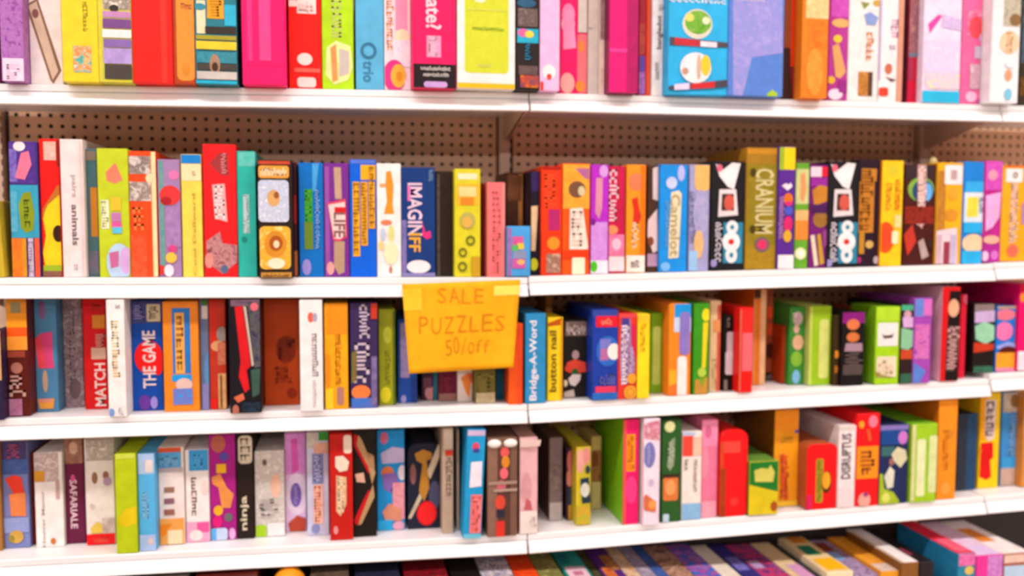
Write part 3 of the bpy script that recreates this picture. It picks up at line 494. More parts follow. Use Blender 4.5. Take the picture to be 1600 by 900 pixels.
B('white box with small red and blue logo jutting out on the third shelf', 'f4eeec', 712, 845, 752, 72,
  [('e', 770, 172, 18, 30, 'ee6a50'), ('e', 795, 172, 14, 26, 'b0a8c0'), ('s', 775, 265, 815, 520, 'b4aab0', 8), ('s', 782, 540, 806, 700, 'dcd2d2', 12), ('r', 838, 90, 846, 740, 'eee0d0')], sb=-.012)
B('amber orange box with faint vertical title on the third shelf', 'fbaa18', 855, 992, 712, 92,
  [('r', 862, 94, 990, 270, 'f8981a,ec8c18'), ('s', 912, 270, 955, 575, 'd07e10', 12), ('rr', 925, 580, 965, 685, 'b07a70', 12), ('r', 858, 590, 905, 708, 'fbcc28'), ('e', 872, 480, 18, 100, 'f0901a')])
B('dark purple box with stacked white script and orange fish on the third shelf', '3a2a58', 1006, 1166, 705, 90,
  [('s', 1050, 95, 1115, 300, 'cabacc', 5), ('s', 1020, 320, 1115, 560, 'd2c2cc', 5), ('e', 1065, 610, 56, 40, 'f08040'), ('r', 1010, 645, 1160, 700, '2a7ad0,5a6ac0'), ('r', 1125, 400, 1160, 690, '8a7aa8,6a5a90'), ('p', [(1010, 380), (1040, 360), (1040, 540), (1010, 560)], '7a6a38'), ('r', 1122, 90, 1166, 180, 'c83a20')])
C(560, 430, 3.75)
B('olive lime box with yellow dot beside the sale sign', 'a6ac22', 122, 218, 762, 200, [('e', 170, 350, 26, 50, 'c2c838'), ('s', 155, 440, 190, 640, '8e8e20', 8), ('e', 160, 700, 32, 46, 'e6de28'), ('r', 200, 210, 218, 760, '5a7a1c')])
B('navy and lavender box half hidden behind the left edge of the sale sign', '1e4ca4', 232, 345, 750, 260, [('r', 245, 280, 300, 600, 'a898c4,8a80b8'), ('e', 265, 725, 16, 22, 'a098d0'), ('r', 310, 600, 345, 750, '1c3a84')])
B('dark box with pink figure under the sale sign', '3a2030', 372, 438, 735, 280, [('e', 420, 690, 30, 40, 'c08080'), ('r', 380, 600, 430, 660, '6a3a50')])
B('thin teal box under the sale sign beside the maroon box', '2a6a7c', 440, 466, 735, 300)
B('maroon box with grey foot band under the sale sign', '6a1430', 470, 580, 738, 300, [('r', 472, 695, 578, 735, '9a6a60'), ('s', 500, 590, 550, 680, '84283c', 3)])
B('white box with orange flame print under the sale sign', 'ecdad2', 582, 668, 742, 290, [('p', [(600, 600), (640, 570), (665, 590), (650, 720), (630, 690)], 'f0883a'), ('p', [(640, 580), (668, 570), (668, 640)], 'd85a40')])
B('olive grey box with pale foot under the sale sign', '6a6228', 680, 802, 752, 280, [('r', 690, 690, 800, 750, 'c8b894,b0a078'), ('s', 700, 580, 790, 680, '8a8040', 4)])
B('dark teal box under the right corner of the sale sign', '04607c', 806, 872, 730, 300)
B('plain orange-red box right of the sale sign on the third shelf', 'f25a1c', 880, 962, 758, 285, [('r', 935, 290, 962, 755, 'e84a1c')])
C(800, 440, 4.2867)
B('sky blue box with bold white vertical title on the third shelf', '2f8ec4', 88, 224, 820, 216, [('t', 'Bridge-A-Word', 118, 262, 178, 795, 'f0ecf4', -90)], sb=.0, d=.2)
B('yellow box with black vertical words beside the sky blue box', 'f6d01e', 236, 338, 795, 240, [('p', [(240, 280), (335, 240), (335, 290), (240, 300)], 'b8540c'), ('t', 'button nail', 252, 330, 296, 738, '5a3c0c', -90), ('r', 326, 260, 338, 790, 'e8a018')], sb=.02, d=.12)
B('tall tan box standing behind the yellow lettered box', 'b07428', 222, 352, 740, 70, [('e', 290, 180, 30, 60, '6a4418'), ('r', 330, 80, 350, 300, 'd8983a')], sb=.16, d=.10)
B('black box with red and white footballer picture on the third shelf', '1c1814', 344, 536, 778, 254,
  [('r', 358, 268, 500, 360, '8a7670'), ('s', 365, 275, 495, 355, 'd0beb8', 4), ('e', 425, 490, 24, 30, 'b09090'), ('p', [(350, 590), (370, 540), (420, 520), (490, 540), (496, 600), (460, 610), (380, 610)], 'd84434'), ('e', 420, 605, 22, 24, '1e5a24'), ('p', [(375, 650), (405, 620), (460, 620), (455, 660), (420, 700), (390, 690)], 'd8cac8'),
   ('e', 355, 680, 16, 22, 'd8c8a8'), ('p', [(345, 740), (410, 720), (420, 770), (345, 775)], 'b8a8a0'), ('e', 515, 630, 14, 40, '8a8084')])
B('deep blue box with red label and white oval on the third shelf', '1c3ea4', 534, 704, 795, 190,
  [('r', 540, 195, 710, 230, '38489c'), ('r', 562, 232, 720, 302, 'e81c34'), ('s', 595, 248, 670, 288, 'f4a080', 4), ('e', 640, 465, 76, 100, '2c6ac8'), ('r', 590, 385, 660, 460, '7a7ac8'), ('r', 590, 450, 645, 525, 'b06aa0'), ('e', 680, 468, 42, 54, 'f0e8e4'),
   ('s', 585, 620, 690, 690, '6a6ab8', 5), ('r', 556, 702, 694, 738, 'e83a5c'), ('r', 536, 745, 704, 792, '2a6ac0')])
B('red box with lavender title column and orange slices on the third shelf', 'e23a2c', 708, 832, 788, 216,
  [('r', 722, 212, 830, 240, 'f04a50'), ('p', [(735, 245), (795, 245), (800, 420), (825, 500), (820, 620), (730, 700), (722, 500)], 'a07aa8'), ('p', [(735, 245), (785, 245), (785, 300), (735, 300)], '4a3a90'), ('s', 735, 290, 778, 690, 'efe6f0', 9), ('s', 785, 440, 818, 610, 'd0b4d8', 5), ('p', [(795, 290), (830, 290), (830, 560), (810, 450)], 'd82050'),
   ('e', 800, 648, 30, 34, 'f0a030'), ('e', 790, 740, 42, 44, 'eea838'), ('o', 790, 740, 30, 32, 'd88820', .7)])
B('bright yellow box with orange upper lettering on the third shelf', 'fbdc20', 838, 918, 785, 220, [('s', 860, 280, 895, 470, 'f0a41c', 7), ('r', 838, 222, 925, 270, 'f6c62a')])
B('green box with pale stripe beside the bright yellow box on the third shelf', '78ae1c', 926, 1034, 748, 212, [('rr', 945, 300, 990, 690, 'bcd46a', 18), ('r', 1018, 220, 1040, 740, '5c9414')])
B('orange package with blue cap and lavender tube on the third shelf', 'f48a22', 1046, 1192, 765, 148,
  [('r', 1090, 150, 1216, 240, '1a9ae4'), ('r', 1086, 240, 1212, 335, 'c8d8f0'), ('rr', 1124, 205, 1188, 490, '8878c4', 26), ('rr', 1108, 500, 1166, 790, 'f4ece6', 22), ('r', 1048, 590, 1100, 700, 'f8ac2a'), ('p', [(1048, 700), (1100, 680), (1100, 765), (1048, 765)], 'f0782a')], rnd=22, name='toy_package', cat='toy')
C(1060, 430, 4.2867)
B('green box with yellow exclamation stroke on the third shelf', '3c9a1c', 96, 198, 800, 192, [('r', 205, 195, 228, 780, '8aa81c'), ('e', 186, 265, 28, 42, 'eedc22'), ('p', [(165, 315), (200, 315), (180, 620), (155, 620)], 'e4d422'), ('e', 156, 650, 28, 32, 'b4d048'), ('p', [(110, 700), (195, 680), (190, 795), (105, 795)], 'c8923a'), ('p', [(130, 690), (180, 690), (155, 750)], '88a82a')])
B('cream and red striped book on the third shelf', 'ecc898', 204, 276, 780, 172, [('r', 262, 200, 300, 780, 'd85a44'), ('r', 232, 300, 280, 380, 'e89a5c'), ('s', 225, 560, 255, 760, 'd8b080', 6)], name='picture_book', cat='book')
B('black box with white rounded lettering on the third shelf', '140c0a', 292, 398, 775, 268, [('rr', 325, 380, 378, 520, 'c8bcc4', 16), ('rr', 315, 510, 368, 665, 'd8ccd4', 16), ('s', 325, 280, 350, 350, '8a7a74', 2), ('r', 305, 700, 325, 770, '8a7a70')])
B('red box with pink panel on the third shelf', 'ee1a16', 402, 492, 788, 220, [('r', 430, 385, 495, 640, 'ea6a74'), ('r', 412, 232, 500, 385, 'e42a24'), ('r', 400, 230, 412, 780, 'c87a5c')])
B('tall orange book with cream edges on the third shelf', 'e07818', 494, 578, 738, 95, [('r', 482, 95, 504, 735, 'd8a06a'), ('r', 552, 95, 582, 735, 'e2b080'), ('r', 504, 95, 552, 155, '4a2a12')], name='picture_book', cat='book')
B('tall copper brown box with dark foot on the third shelf', '9a4624', 582, 688, 708, 90, [('e', 608, 250, 30, 44, 'd84a24'), ('e', 608, 360, 34, 44, 'c84a20'), ('e', 618, 505, 40, 50, '4a1c10'), ('r', 580, 650, 690, 708, '2a1c1a'), ('s', 590, 665, 640, 695, '8a8484', 3)])
B('thin rust box beside the tall copper brown box', 'a83a14', 692, 734, 695, 340, sb=.075)
B('green box with pale cartoon figures on the third shelf', '3a8a34', 736, 862, 735, 216, [('e', 800, 290, 32, 46, 'c8b0b0'), ('e', 790, 360, 18, 30, 'd0a898'), ('e', 800, 450, 36, 50, 'dcb088'), ('e', 790, 560, 38, 50, '82b838'), ('e', 786, 680, 26, 46, '7ab4d8'), ('p', [(760, 255), (800, 250), (790, 290)], 'e0c8c8')])
B('lime green box with one pale stripe on the third shelf', '9ac41c', 868, 1034, 738, 208, [('r', 868, 212, 886, 735, 'c8d468'), ('rr', 945, 295, 1000, 690, 'd6e078', 24)], side='b8c868')
B('thin dark box with orange dots beside the black pumpkin face box', '3a2a14', 1040, 1078, 742, 270, [('e', 1058, 530, 16, 26, 'e08a2a'), ('e', 1052, 630, 14, 26, 'b06a1a')])
B('black box with purple cap and orange faces on the third shelf', '141010', 1086, 1236, 742, 248, [('r', 1092, 250, 1250, 320, '8a1a7a'), ('e', 1170, 330, 42, 36, 'e07a4a'), ('e', 1168, 415, 42, 32, 'd8783e'), ('p', [(1120, 455), (1230, 455), (1230, 510), (1110, 510)], 'a88898'), ('s', 1105, 520, 1230, 660, '6a5a58', 4), ('r', 1100, 600, 1225, 665, '544844')])
C(1320, 430, 4.2857)
B('rust orange box wedged behind the lime picture box', 'a84a1a', 120, 190, 640, 225, sb=.12, d=.16)
B('lime green box with two white picture panels jutting out on the third shelf', 'a6da1c', 196, 356, 766, 212, [('r', 200, 215, 370, 305, 'b4e030'), ('rr', 222, 320, 352, 472, 'f6ecea', 12), ('p', [(245, 390), (265, 405), (310, 400), (325, 385), (318, 418), (262, 424)], '3a3434'), ('rr', 212, 545, 338, 682, 'f2dec0', 12), ('s', 225, 570, 320, 670, 'e0c8a0', 4), ('p', [(200, 640), (240, 665), (330, 682), (210, 682)], '9a8a48')],
  sb=.0, d=.115, side='7ab418')
B('mint and pink box beside the lime picture box on the third shelf', '2a1c1c', 362, 446, 728, 196, [('r', 370, 200, 470, 235, '48b48a'), ('e', 420, 262, 24, 26, 'd0a0b0'), ('p', [(385, 280), (470, 280), (470, 350), (390, 350)], 'd8b0e0'), ('p', [(370, 350), (460, 370), (460, 470), (420, 500), (370, 490)], '8cc8a0'), ('r', 370, 500, 455, 560, 'c84a24'), ('r', 368, 660, 445, 720, '2c5a44,3a6a50')])
B('purple and blue box with pink glitter print on the third shelf', 'a84ab8', 450, 568, 724, 156, [('r', 468, 158, 530, 275, '6a8adc'), ('r', 530, 160, 590, 270, 'd870c8'), ('r', 470, 330, 560, 560, 'c860b0,d87ac0,a848b0'), ('p', [(452, 580), (540, 640), (500, 720), (450, 720)], '5a84d8')])
B('red framed black box with slanted lettering jutting out on the third shelf', 'd8161c', 636, 754, 742, 80, [('p', [(705, 105), (790, 105), (790, 300), (755, 705), (668, 705), (690, 300)], '1a100e'), ('e', 728, 220, 34, 60, 'e8b08a'), ('p', [(690, 340), (768, 340), (755, 560), (730, 640), (675, 640)], '6a4a48'), ('s', 690, 345, 758, 630, 'd8a8a4', 7)], sb=-.004, d=.24, side='e8b4c0')
B('slim red box beside the red framed black box on the third shelf', 'dc1c3a', 762, 800, 700, 130, [('e', 820, 160, 24, 36, 'f06a88')], sb=.03)
B('black box with mint hexagon and green foot print on the third shelf', '1e1412', 852, 990, 668, 190, [('r', 865, 195, 1000, 240, '8a7a78'), ('p', [(870, 245), (1005, 235), (1010, 310), (870, 320)], 'c8b0dc'), ('p', [(870, 340), (935, 310), (1005, 340), (1000, 430), (940, 460), (875, 430)], '98d4b0'), ('p', [(850, 450), (1000, 460), (990, 500), (855, 520)], 'c83c20'), ('r', 860, 610, 1000, 668, '3a7458,2c5c48')], sb=.02)
B('blue box with pink balls and orange lower half on the third shelf', '1e7ad8', 1004, 1140, 660, 208, [('r', 1010, 210, 1170, 222, 'c8a060'), ('e', 1075, 265, 66, 36, 'ea7a90'), ('e', 1065, 375, 56, 60, 'f078b4'), ('p', [(1000, 480), (1090, 445), (1160, 460), (1150, 490), (1040, 500)], '9aa8ec'), ('e', 1090, 510, 60, 34, '5a1c14'), ('r', 1000, 520, 1145, 625, 'f6a42c'), ('r', 1002, 622, 1140, 660, 'f088b0')], sb=.02)
B('hot pink box with white foot at the right end of the third shelf', 'f0106c', 1152, 1330, 650, 60, [('r', 1150, 510, 1330, 650, 'f4e2ee'), ('e', 1190, 150, 16, 30, 'f09030'), ('r', 1165, 40, 1200, 120, 'd01038')], sb=.01)
# ================================================================ FOURTH SHELF
R(4)
C(0, 660, 3.75)
B('tan box edge at the left end of the fourth shelf', 'a87438', -38, 14, 755, 130)
B('blue lavender box with red parrot shape on the fourth shelf', '7a84bc', 22, 178, 738, 112,
  [('r', 5, 115, 160, 215, '4a3c6c'), ('s', 40, 130, 130, 210, 'a84a70', 4), ('r', 12, 220, 170, 300, '3c5494,4a64a4'), ('p', [(30, 330), (80, 308), (125, 320), (145, 420), (80, 420)], 'e8402a'), ('p', [(55, 420), (150, 410), (155, 548), (65, 548)], 'e8844a'), ('r', 22, 560, 175, 640, '8a9ad0,98a0d4'), ('e', 98, 668, 44, 36, 'd0a44c'), ('e', 70, 680, 20, 20, '9a8a3a')])
B('thin dark red box edge beside the parrot box', '7a1c10', 182, 206, 720, 180)
B('white box with grey vertical title and amber square on the fourth shelf', 'f4ebe6', 214, 378, 732, 176, [('r', 185, 180, 345, 345, 'd8c4c0,b8a0a0,e8d8d0'), ('r', 195, 285, 262, 345, 'd89a2c'), ('r', 325, 340, 352, 450, 'c8a8a8'), ('t', 'Hoover Manor', 240, 400, 270, 735, 'b8aaa4', -90), ('e', 314, 694, 16, 18, 'c8783c')])
B('plum box with white vertical title and brown top on the fourth shelf', '6a1c40', 382, 504, 712, 90, [('r', 350, 92, 485, 238, 'a87c64,8a5c48'), ('e', 430, 150, 26, 36, 'd0a890'), ('t', 'SAFARIALE', 408, 335, 458, 620, 'f0d0dc', 90), ('e', 428, 325, 14, 20, 'd0508a')])
B('white speckled box with red foot band on the fourth shelf', 'f0e6e0', 510, 680, 718, 92, [('r', 500, 95, 668, 220, 'c8bcae,a89c90,ddd2c6'), ('e', 555, 325, 18, 34, '9a7050'), ('e', 620, 310, 18, 24, 'a06a5a'), ('e', 630, 345, 26, 24, 'c0a0c0'), ('e', 540, 490, 14, 16, 'd8cac4'), ('p', [(530, 620), (570, 580), (610, 600), (605, 645), (540, 652)], 'e8c85a'), ('r', 600, 560, 678, 650, 'b8a098,d8c4c0'), ('r', 508, 655, 682, 718, 'e8181c'), ('s', 550, 672, 640, 700, 'f4604c', 6)])
B('lime yellow box jutting forward on the fourth shelf', 'b8cc14', 686, 808, 770, 186, [('p', [(695, 560), (740, 500), (805, 490), (808, 590), (740, 615), (700, 600)], 'e0c814'), ('r', 678, 190, 800, 210, 'cada50')])
B('pale blue box with faint vertical title beside the lime yellow box', '55b4e8', 818, 918, 754, 182, [('r', 808, 185, 905, 300, 'a8c4ea'), ('rr', 848, 220, 895, 290, 'e0d4d0', 10), ('s', 835, 410, 880, 560, '98ccee', 7), ('r', 818, 660, 918, 752, 'a4c0ea'), ('e', 884, 695, 18, 20, 'd8c8c8')])
B('white box with blue label three brown squares and orange foot on the fourth shelf', 'f4e4dc', 926, 1086, 716, 146, [('r', 915, 146, 1060, 172, 'd85a34'), ('r', 918, 178, 1062, 268, '58aadc'), ('s', 935, 195, 1045, 255, '88c0e4', 6), ('r', 918, 268, 1070, 288, 'c0b4b8'), ('r', 962, 380, 1022, 408, '9c7460'), ('r', 962, 446, 1022, 474, '906070'), ('r', 962, 510, 1024, 540, '9c6450'), ('r', 926, 566, 1086, 712, 'eea450'), ('p', [(930, 600), (1010, 590), (970, 660), (930, 670)], 'f48a1e'), ('r', 985, 630, 1072, 706, 'f4dcb0')])
C(280, 660, 3.75)
B('white box with blue cap brown print and pink foot on the fourth shelf', 'f4ece8', 44, 182, 702, 160, [('r', 55, 160, 170, 280, '3ea0e0'), ('s', 85, 190, 150, 270, '58b0e8', 3), ('s', 70, 320, 105, 550, '8a6a50', 6), ('e', 150, 380, 24, 40, 'f0d8d0'), ('r', 44, 585, 182, 700, 'f2a8c8'), ('r', 105, 585, 182, 640, 'f05a9c'), ('e', 100, 660, 40, 30, 'f0dcd8')])
B('purple box with orange bear figure on the fourth shelf', 'aa1c84', 184, 338, 690, 70, [('e', 228, 125, 44, 50, 'b86050'), ('e', 262, 200, 30, 24, '5a4aa0'), ('r', 218, 245, 275, 295, 'f4b820'), ('p', [(190, 320), (240, 300), (280, 380), (320, 420), (300, 500), (250, 500), (230, 380), (195, 360)], 'e8924a'), ('e', 230, 515, 28, 28, 'eeb024'), ('e', 290, 555, 24, 24, '6a6a68'), ('e', 225, 580, 30, 34, 'd81c7a'), ('rr', 188, 620, 286, 688, 'c4d4f4', 20), ('r', 188, 622, 220, 686, '5aaae4'), ('e', 312, 650, 20, 34, 'e0a8dc')])
B('black box with cream vertical lettering on the fourth shelf', '241814', 342, 440, 684, 72, [('rr', 344, 80, 428, 240, 'dcd0b8', 24), ('s', 356, 90, 416, 230, '9a8a70', 3), ('t', 'ninja', 358, 430, 412, 630, 'dccfb4', -90)])
B('pale grey patterned box with lime corner on the fourth shelf', 'd8d0c8,c4bcb6,e2dcd4', 448, 620, 670, 166, [('e', 500, 235, 14, 18, '6a5a48'), ('e', 565, 370, 30, 70, 'e8b8a0'), ('rr', 446, 602, 512, 678, 'a4d024', 16), ('r', 520, 590, 618, 668, 'efe8e6'), ('s', 470, 450, 580, 560, 'b8b0aa', 4)])
B('pink box with lavender oval badge and red shoes on the fourth shelf', 'ecc8ec', 622, 746, 640, 60, [('r', 610, 62, 750, 300, 'e298dc,d888d0'), ('p', [(655, 100), (690, 90), (700, 280), (660, 300)], 'dc5aae'), ('e', 690, 420, 70, 120, 'f0dcf4'), ('e', 684, 424, 34, 70, '7a62b4'), ('s', 672, 370, 698, 480, 'b0a0d8', 5), ('p', [(640, 590), (690, 545), (745, 560), (740, 640), (650, 640)], 'c04a34')])
B('lavender white box with navy panel and peach lettering on the fourth shelf', 'cccce4', 752, 880, 664, 56, [('r', 740, 58, 810, 150, 'd8d0c4,b8b0a8'), ('r', 815, 55, 875, 105, '3c9a34'), ('r', 790, 120, 875, 180, 'e0b49c,d8a080'), ('r', 778, 185, 845, 355, '7a86ba'), ('s', 788, 195, 835, 345, 'b8b4dc', 4), ('r', 785, 365, 845, 590, 'f0c4b4'), ('s', 790, 370, 840, 585, 'e8855a', 6), ('e', 800, 620, 24, 26, '8a94c8')])
B('deep red box with cream lettering on the fourth shelf', 'c01c14', 886, 1020, 664, 66, [('rr', 962, 75, 1010, 180, 'ecd8c4', 16), ('p', [(915, 200), (960, 195), (995, 230), (985, 280), (940, 290), (915, 260)], 'e8d8c4'), ('p', [(920, 310), (980, 320), (980, 480), (945, 550), (920, 520)], 'dcb088'), ('s', 928, 320, 972, 530, 'f0dcb8', 6), ('e', 918, 630, 14, 24, 'e09090')], sb=.02)
C(560, 650, 3.75)
B('black box with red and tan crossed chevrons on the fourth shelf', '1a120e', -26, 108, 665, 62, [('p', [(-30, 110), (-10, 110), (70, 290), (60, 340), (20, 260), (-30, 170)], 'c8141c'), ('p', [(0, 110), (20, 140), (100, 330), (80, 400), (60, 300), (-10, 170)], 'b89468'), ('p', [(-30, 620), (-5, 640), (75, 470), (60, 430), (20, 510)], 'c8141c'), ('p', [(0, 640), (20, 630), (95, 470), (85, 400), (60, 470), (10, 600)], 'b89468'), ('p', [(-20, 340), (30, 330), (40, 390), (-10, 385)], 'dcb098'), ('p', [(50, 210), (90, 230), (95, 310), (60, 290)], 'a88058')], sb=.035)
B('sky blue box with purple and orange cartoon animals on the fourth shelf', '1c94d8', 112, 272, 670, 80, [('e', 150, 130, 24, 34, 'd86a90'), ('p', [(130, 220), (200, 180), (272, 190), (272, 270), (140, 280)], 'c8bce4'), ('e', 170, 330, 36, 34, 'e07a48'), ('p', [(140, 340), (220, 330), (240, 430), (190, 450), (150, 430)], '8a6ab8'), ('e', 215, 430, 26, 20, '3a3a90'), ('e', 255, 330, 24, 44, 'e8e0f0'), ('r', 200, 390, 272, 600, 'e8a0a0,d888a0'), ('p', [(140, 560), (180, 510), (250, 540), (255, 610), (160, 615)], 'd88c70'), ('r', 112, 610, 200, 668, '2aa8e4'), ('e', 235, 640, 34, 26, 'dca0b8')])
B('dark round-topped package with gold trophy and red ball on the fourth shelf', '1e2034', 290, 478, 662, 160, [('p', [(470, 160), (492, 200), (420, 370), (400, 330)], 'd8c8ac'), ('p', [(290, 600), (360, 450), (372, 480), (310, 600)], 'c8b89c'), ('p', [(330, 220), (380, 195), (430, 215), (430, 250), (400, 260), (415, 420), (385, 500), (355, 440), (375, 280), (340, 260)], 'b8822c'), ('e', 320, 340, 18, 60, '8a5a58'), ('e', 446, 460, 34, 80, '4a4c6c'), ('e', 400, 568, 58, 68, 'e01a20'), ('e', 400, 568, 50, 58, 'ee2226')], rnd=60, name='toy_package', cat='toy')
B('grey tan book with red stripe on the fourth shelf', 'bfa690', 492, 556, 640, 70, [('r', 508, 200, 560, 232, 'c83a24'), ('s', 512, 240, 548, 470, '8a7262', 9), ('r', 500, 75, 570, 190, 'd8c4ac')], name='picture_book', cat='book', sb=.03)
B('thin beige board standing beside the leaning cyan box', 'd0b498', 578, 612, 610, 80, [('r', 600, 380, 612, 600, '8a2a24')], name='picture_book', cat='book', sb=.05)
B('slim cyan box with white and coral lettering leaning on the fourth shelf', '1e9cd4', 612, 718, 738, 82, [('r', 640, 84, 742, 115, 'cdb4d8'), ('e', 688, 180, 20, 26, 'e04a6a'), ('e', 690, 202, 20, 14, '3a4a98'), ('p', [(660, 270), (725, 265), (720, 410), (650, 420)], 'f0e4ee'), ('r', 660, 460, 714, 684, 'ec8080'), ('s', 666, 470, 708, 676, 'e06060', 8), ('r', 612, 690, 720, 736, '6cc8e0')], lean=.045)
def CAPS(o, wd, h, d):
    for s in (-1, 1):
        bm = bmesh.new(); bmesh.ops.create_uvsphere(bm, u_segments=14, v_segments=8, radius=1)
        bmesh.ops.scale(bm, vec=(.0165, .012, .0105), verts=bm.verts); bmesh.ops.translate(bm, vec=(s*wd*.27, .002, h-.012), verts=bm.verts)
        me = bpy.data.meshes.new('cap'); bm.to_mesh(me); bm.free(); link('cap', me, o, mat('f4efe8'))
B('brown tinted bead craft pack with white caps on the fourth shelf', '7a5848', 756, 930, 708, 132, [('r', 752, 180, 830, 700, '8a6656'), ('r', 815, 190, 890, 700, '5a3a30'), ('e', 858, 212, 26, 30, 'e05a58'), ('e', 862, 268, 24, 34, 'd88a2c'), ('e', 852, 335, 24, 32, 'ee6a74'), ('e', 836, 410, 28, 36, 'c86070'), ('e', 830, 505, 30, 42, 'd84a38'), ('r', 808, 545, 855, 590, '2c2c38'), ('r', 805, 615, 856, 705, 'd8362c'), ('r', 750, 385, 930, 395, 'a88878'), ('r', 790, 428, 930, 436, 'b09888')], name='toy_package', cat='toy', extra=CAPS)
def FLAP(o, wd, h, d):
    v = [(-wd*.5, -.004, h-.022), (wd*.56, -.012, h-.018), (wd*.62, -.014, h-.004), (-wd*.52, -.006, h-.002)]
    v += [(x, y+.004, z) for x, y, z in v]
    me = pyd('flap', v, [(0, 1, 2, 3), (7, 6, 5, 4), (0, 4, 5, 1), (1, 5, 6, 2), (2, 6, 7, 3), (3, 7, 4, 0)]); link('flap', me, o, mat('eccfc8'))
B('pale pink pack with folded top flap and white foot on the fourth shelf', 'e6b4b8', 944, 1048, 690, 128, [('r', 1050, 160, 1072, 560, 'd89a94'), ('e', 985, 420, 30, 90, 'd89ca4'), ('p', [(970, 550), (985, 480), (1010, 500), (1018, 550)], 'c86068'), ('r', 944, 560, 1060, 690, 'ece0d8'), ('s', 1005, 590, 1040, 650, 'd0bcb0', 3)], name='toy_package', cat='toy', extra=FLAP, sb=.0, side='c89890')
C(820, 640, 3.75)
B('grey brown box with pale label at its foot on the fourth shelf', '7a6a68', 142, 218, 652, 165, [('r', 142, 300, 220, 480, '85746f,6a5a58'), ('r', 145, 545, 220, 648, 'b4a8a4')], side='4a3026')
B('dark box with pink puppet pictures beside the yellow penguin box', '3a2030', 242, 296, 650, 225, [('e', 266, 300, 18, 60, 'd87878'), ('e', 262, 400, 20, 50, 'd08070'), ('r', 252, 460, 290, 560, '2a3a50'), ('r', 255, 560, 290, 640, 'c8922c')])
B('yellow box with black and white penguin print on the fourth shelf', 'c8b82c', 300, 384, 680, 220, [('r', 296, 225, 310, 560, 'e8cc2c'), ('e', 325, 300, 24, 70, 'e4a494'), ('e', 362, 270, 20, 50, 'dc8c84'), ('p', [(325, 405), (375, 395), (385, 545), (335, 550)], '1e3440'), ('e', 352, 470, 26, 40, 'd8d8c8'), ('e', 368, 350, 14, 24, '2a3c3c'), ('r', 300, 570, 384, 670, 'c8b428,d0a030,a8b030')])
B('tan stacked kit with brown parts set back on the fourth shelf', 'd0b46c', 388, 445, 628, 158, [('r', 335, 160, 460, 205, 'c8ac60'), ('r', 385, 240, 470, 420, '9a6038,b07a48,7a4a2a'), ('e', 410, 290, 22, 40, '8a4a28'), ('r', 388, 425, 445, 620, 'dcc888')], sb=.14, d=.12, name='toy_package', cat='toy')
B('hot pink box with lime green side and amber label on the fourth shelf', 'f01a70', 572, 664, 698, 58, [('r', 592, 145, 646, 360, 'f4a018'), ('s', 600, 155, 640, 350, 'e86a28', 7), ('r', 572, 62, 590, 695, 'f0564a'), ('e', 622, 470, 34, 80, 'f4408a')], side='7cc014', top='8a5a30', sb=.008)
B('white and lavender fairy box with blue oval badge on the fourth shelf', 'f2e0ee', 692, 786, 680, 55, [('p', [(675, 90), (790, 60), (790, 180), (675, 170)], 'e0a8b8,c86a80,ecc8d4'), ('e', 730, 265, 34, 74, '7a7cc0'), ('s', 718, 210, 742, 320, 'b0b0dc', 6), ('r', 666, 430, 690, 630, 'b0b0e0'), ('p', [(685, 520), (710, 495), (770, 540), (765, 600), (700, 590)], 'd8704a'), ('e', 745, 555, 22, 24, 'eea050'), ('r', 668, 640, 692, 678, 'f04a90'), ('e', 740, 425, 14, 18, 'c8b8d8')])
B('dark green box with orange badge and pale dot on the fourth shelf', '2a5c24', 798, 908, 690, 62, [('e', 850, 100, 30, 32, 'd8dca0'), ('p', [(855, 180), (880, 160), (875, 320), (850, 360), (832, 330)], '8aa080'), ('s', 840, 190, 876, 340, 'b0c0a0', 6), ('rr', 810, 395, 896, 530, 'dc7a3c', 18), ('e', 852, 455, 30, 44, 'e8a060'), ('rr', 808, 612, 842, 682, 'c0d8e8', 8), ('r', 796, 380, 908, 394, '3a2a1c')], sb=.0)
B('white box with red panel and pale blue foot on the fourth shelf', 'f2e6de', 916, 1030, 648, 130, [('r', 918, 132, 1000, 152, 'b8c4e4'), ('r', 915, 155, 985, 272, 'ee4a38'), ('r', 985, 160, 1035, 270, 'f0c0a8'), ('s', 935, 290, 960, 360, '9a8a7c', 3), ('s', 990, 290, 1010, 480, 'b8a898', 8), ('r', 916, 552, 1028, 648, '8abce4')])
C(1080, 620, 3.913)
B('rose pink box with pale oval near the top on the fourth shelf', 'ee7c9e', 58, 156, 738, 142, [('rr', 48, 145, 160, 300, 'f490b4', 10), ('e', 104, 215, 20, 40, 'd86a90'), ('e', 75, 400, 30, 100, 'f090a8'), ('r', 58, 640, 150, 735, 'f4a0b4')])
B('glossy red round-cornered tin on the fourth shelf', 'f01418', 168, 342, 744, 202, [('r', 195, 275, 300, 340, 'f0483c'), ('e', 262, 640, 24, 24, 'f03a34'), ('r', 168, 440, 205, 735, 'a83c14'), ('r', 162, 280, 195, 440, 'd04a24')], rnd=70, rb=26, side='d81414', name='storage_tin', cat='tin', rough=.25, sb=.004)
B('low green and yellow box jutting forward on the fourth shelf', 'dcc81c', 346, 526, 758, 396, [('p', [(345, 385), (535, 385), (535, 580), (345, 535)], '1c7a28'), ('p', [(385, 450), (430, 435), (470, 440), (485, 415), (510, 460), (500, 520), (390, 520)], 'd4cc5c'), ('e', 505, 668, 20, 30, 'a8541c')], top='6a9a3c', side='2a6a28', sb=-.004, d=.2)
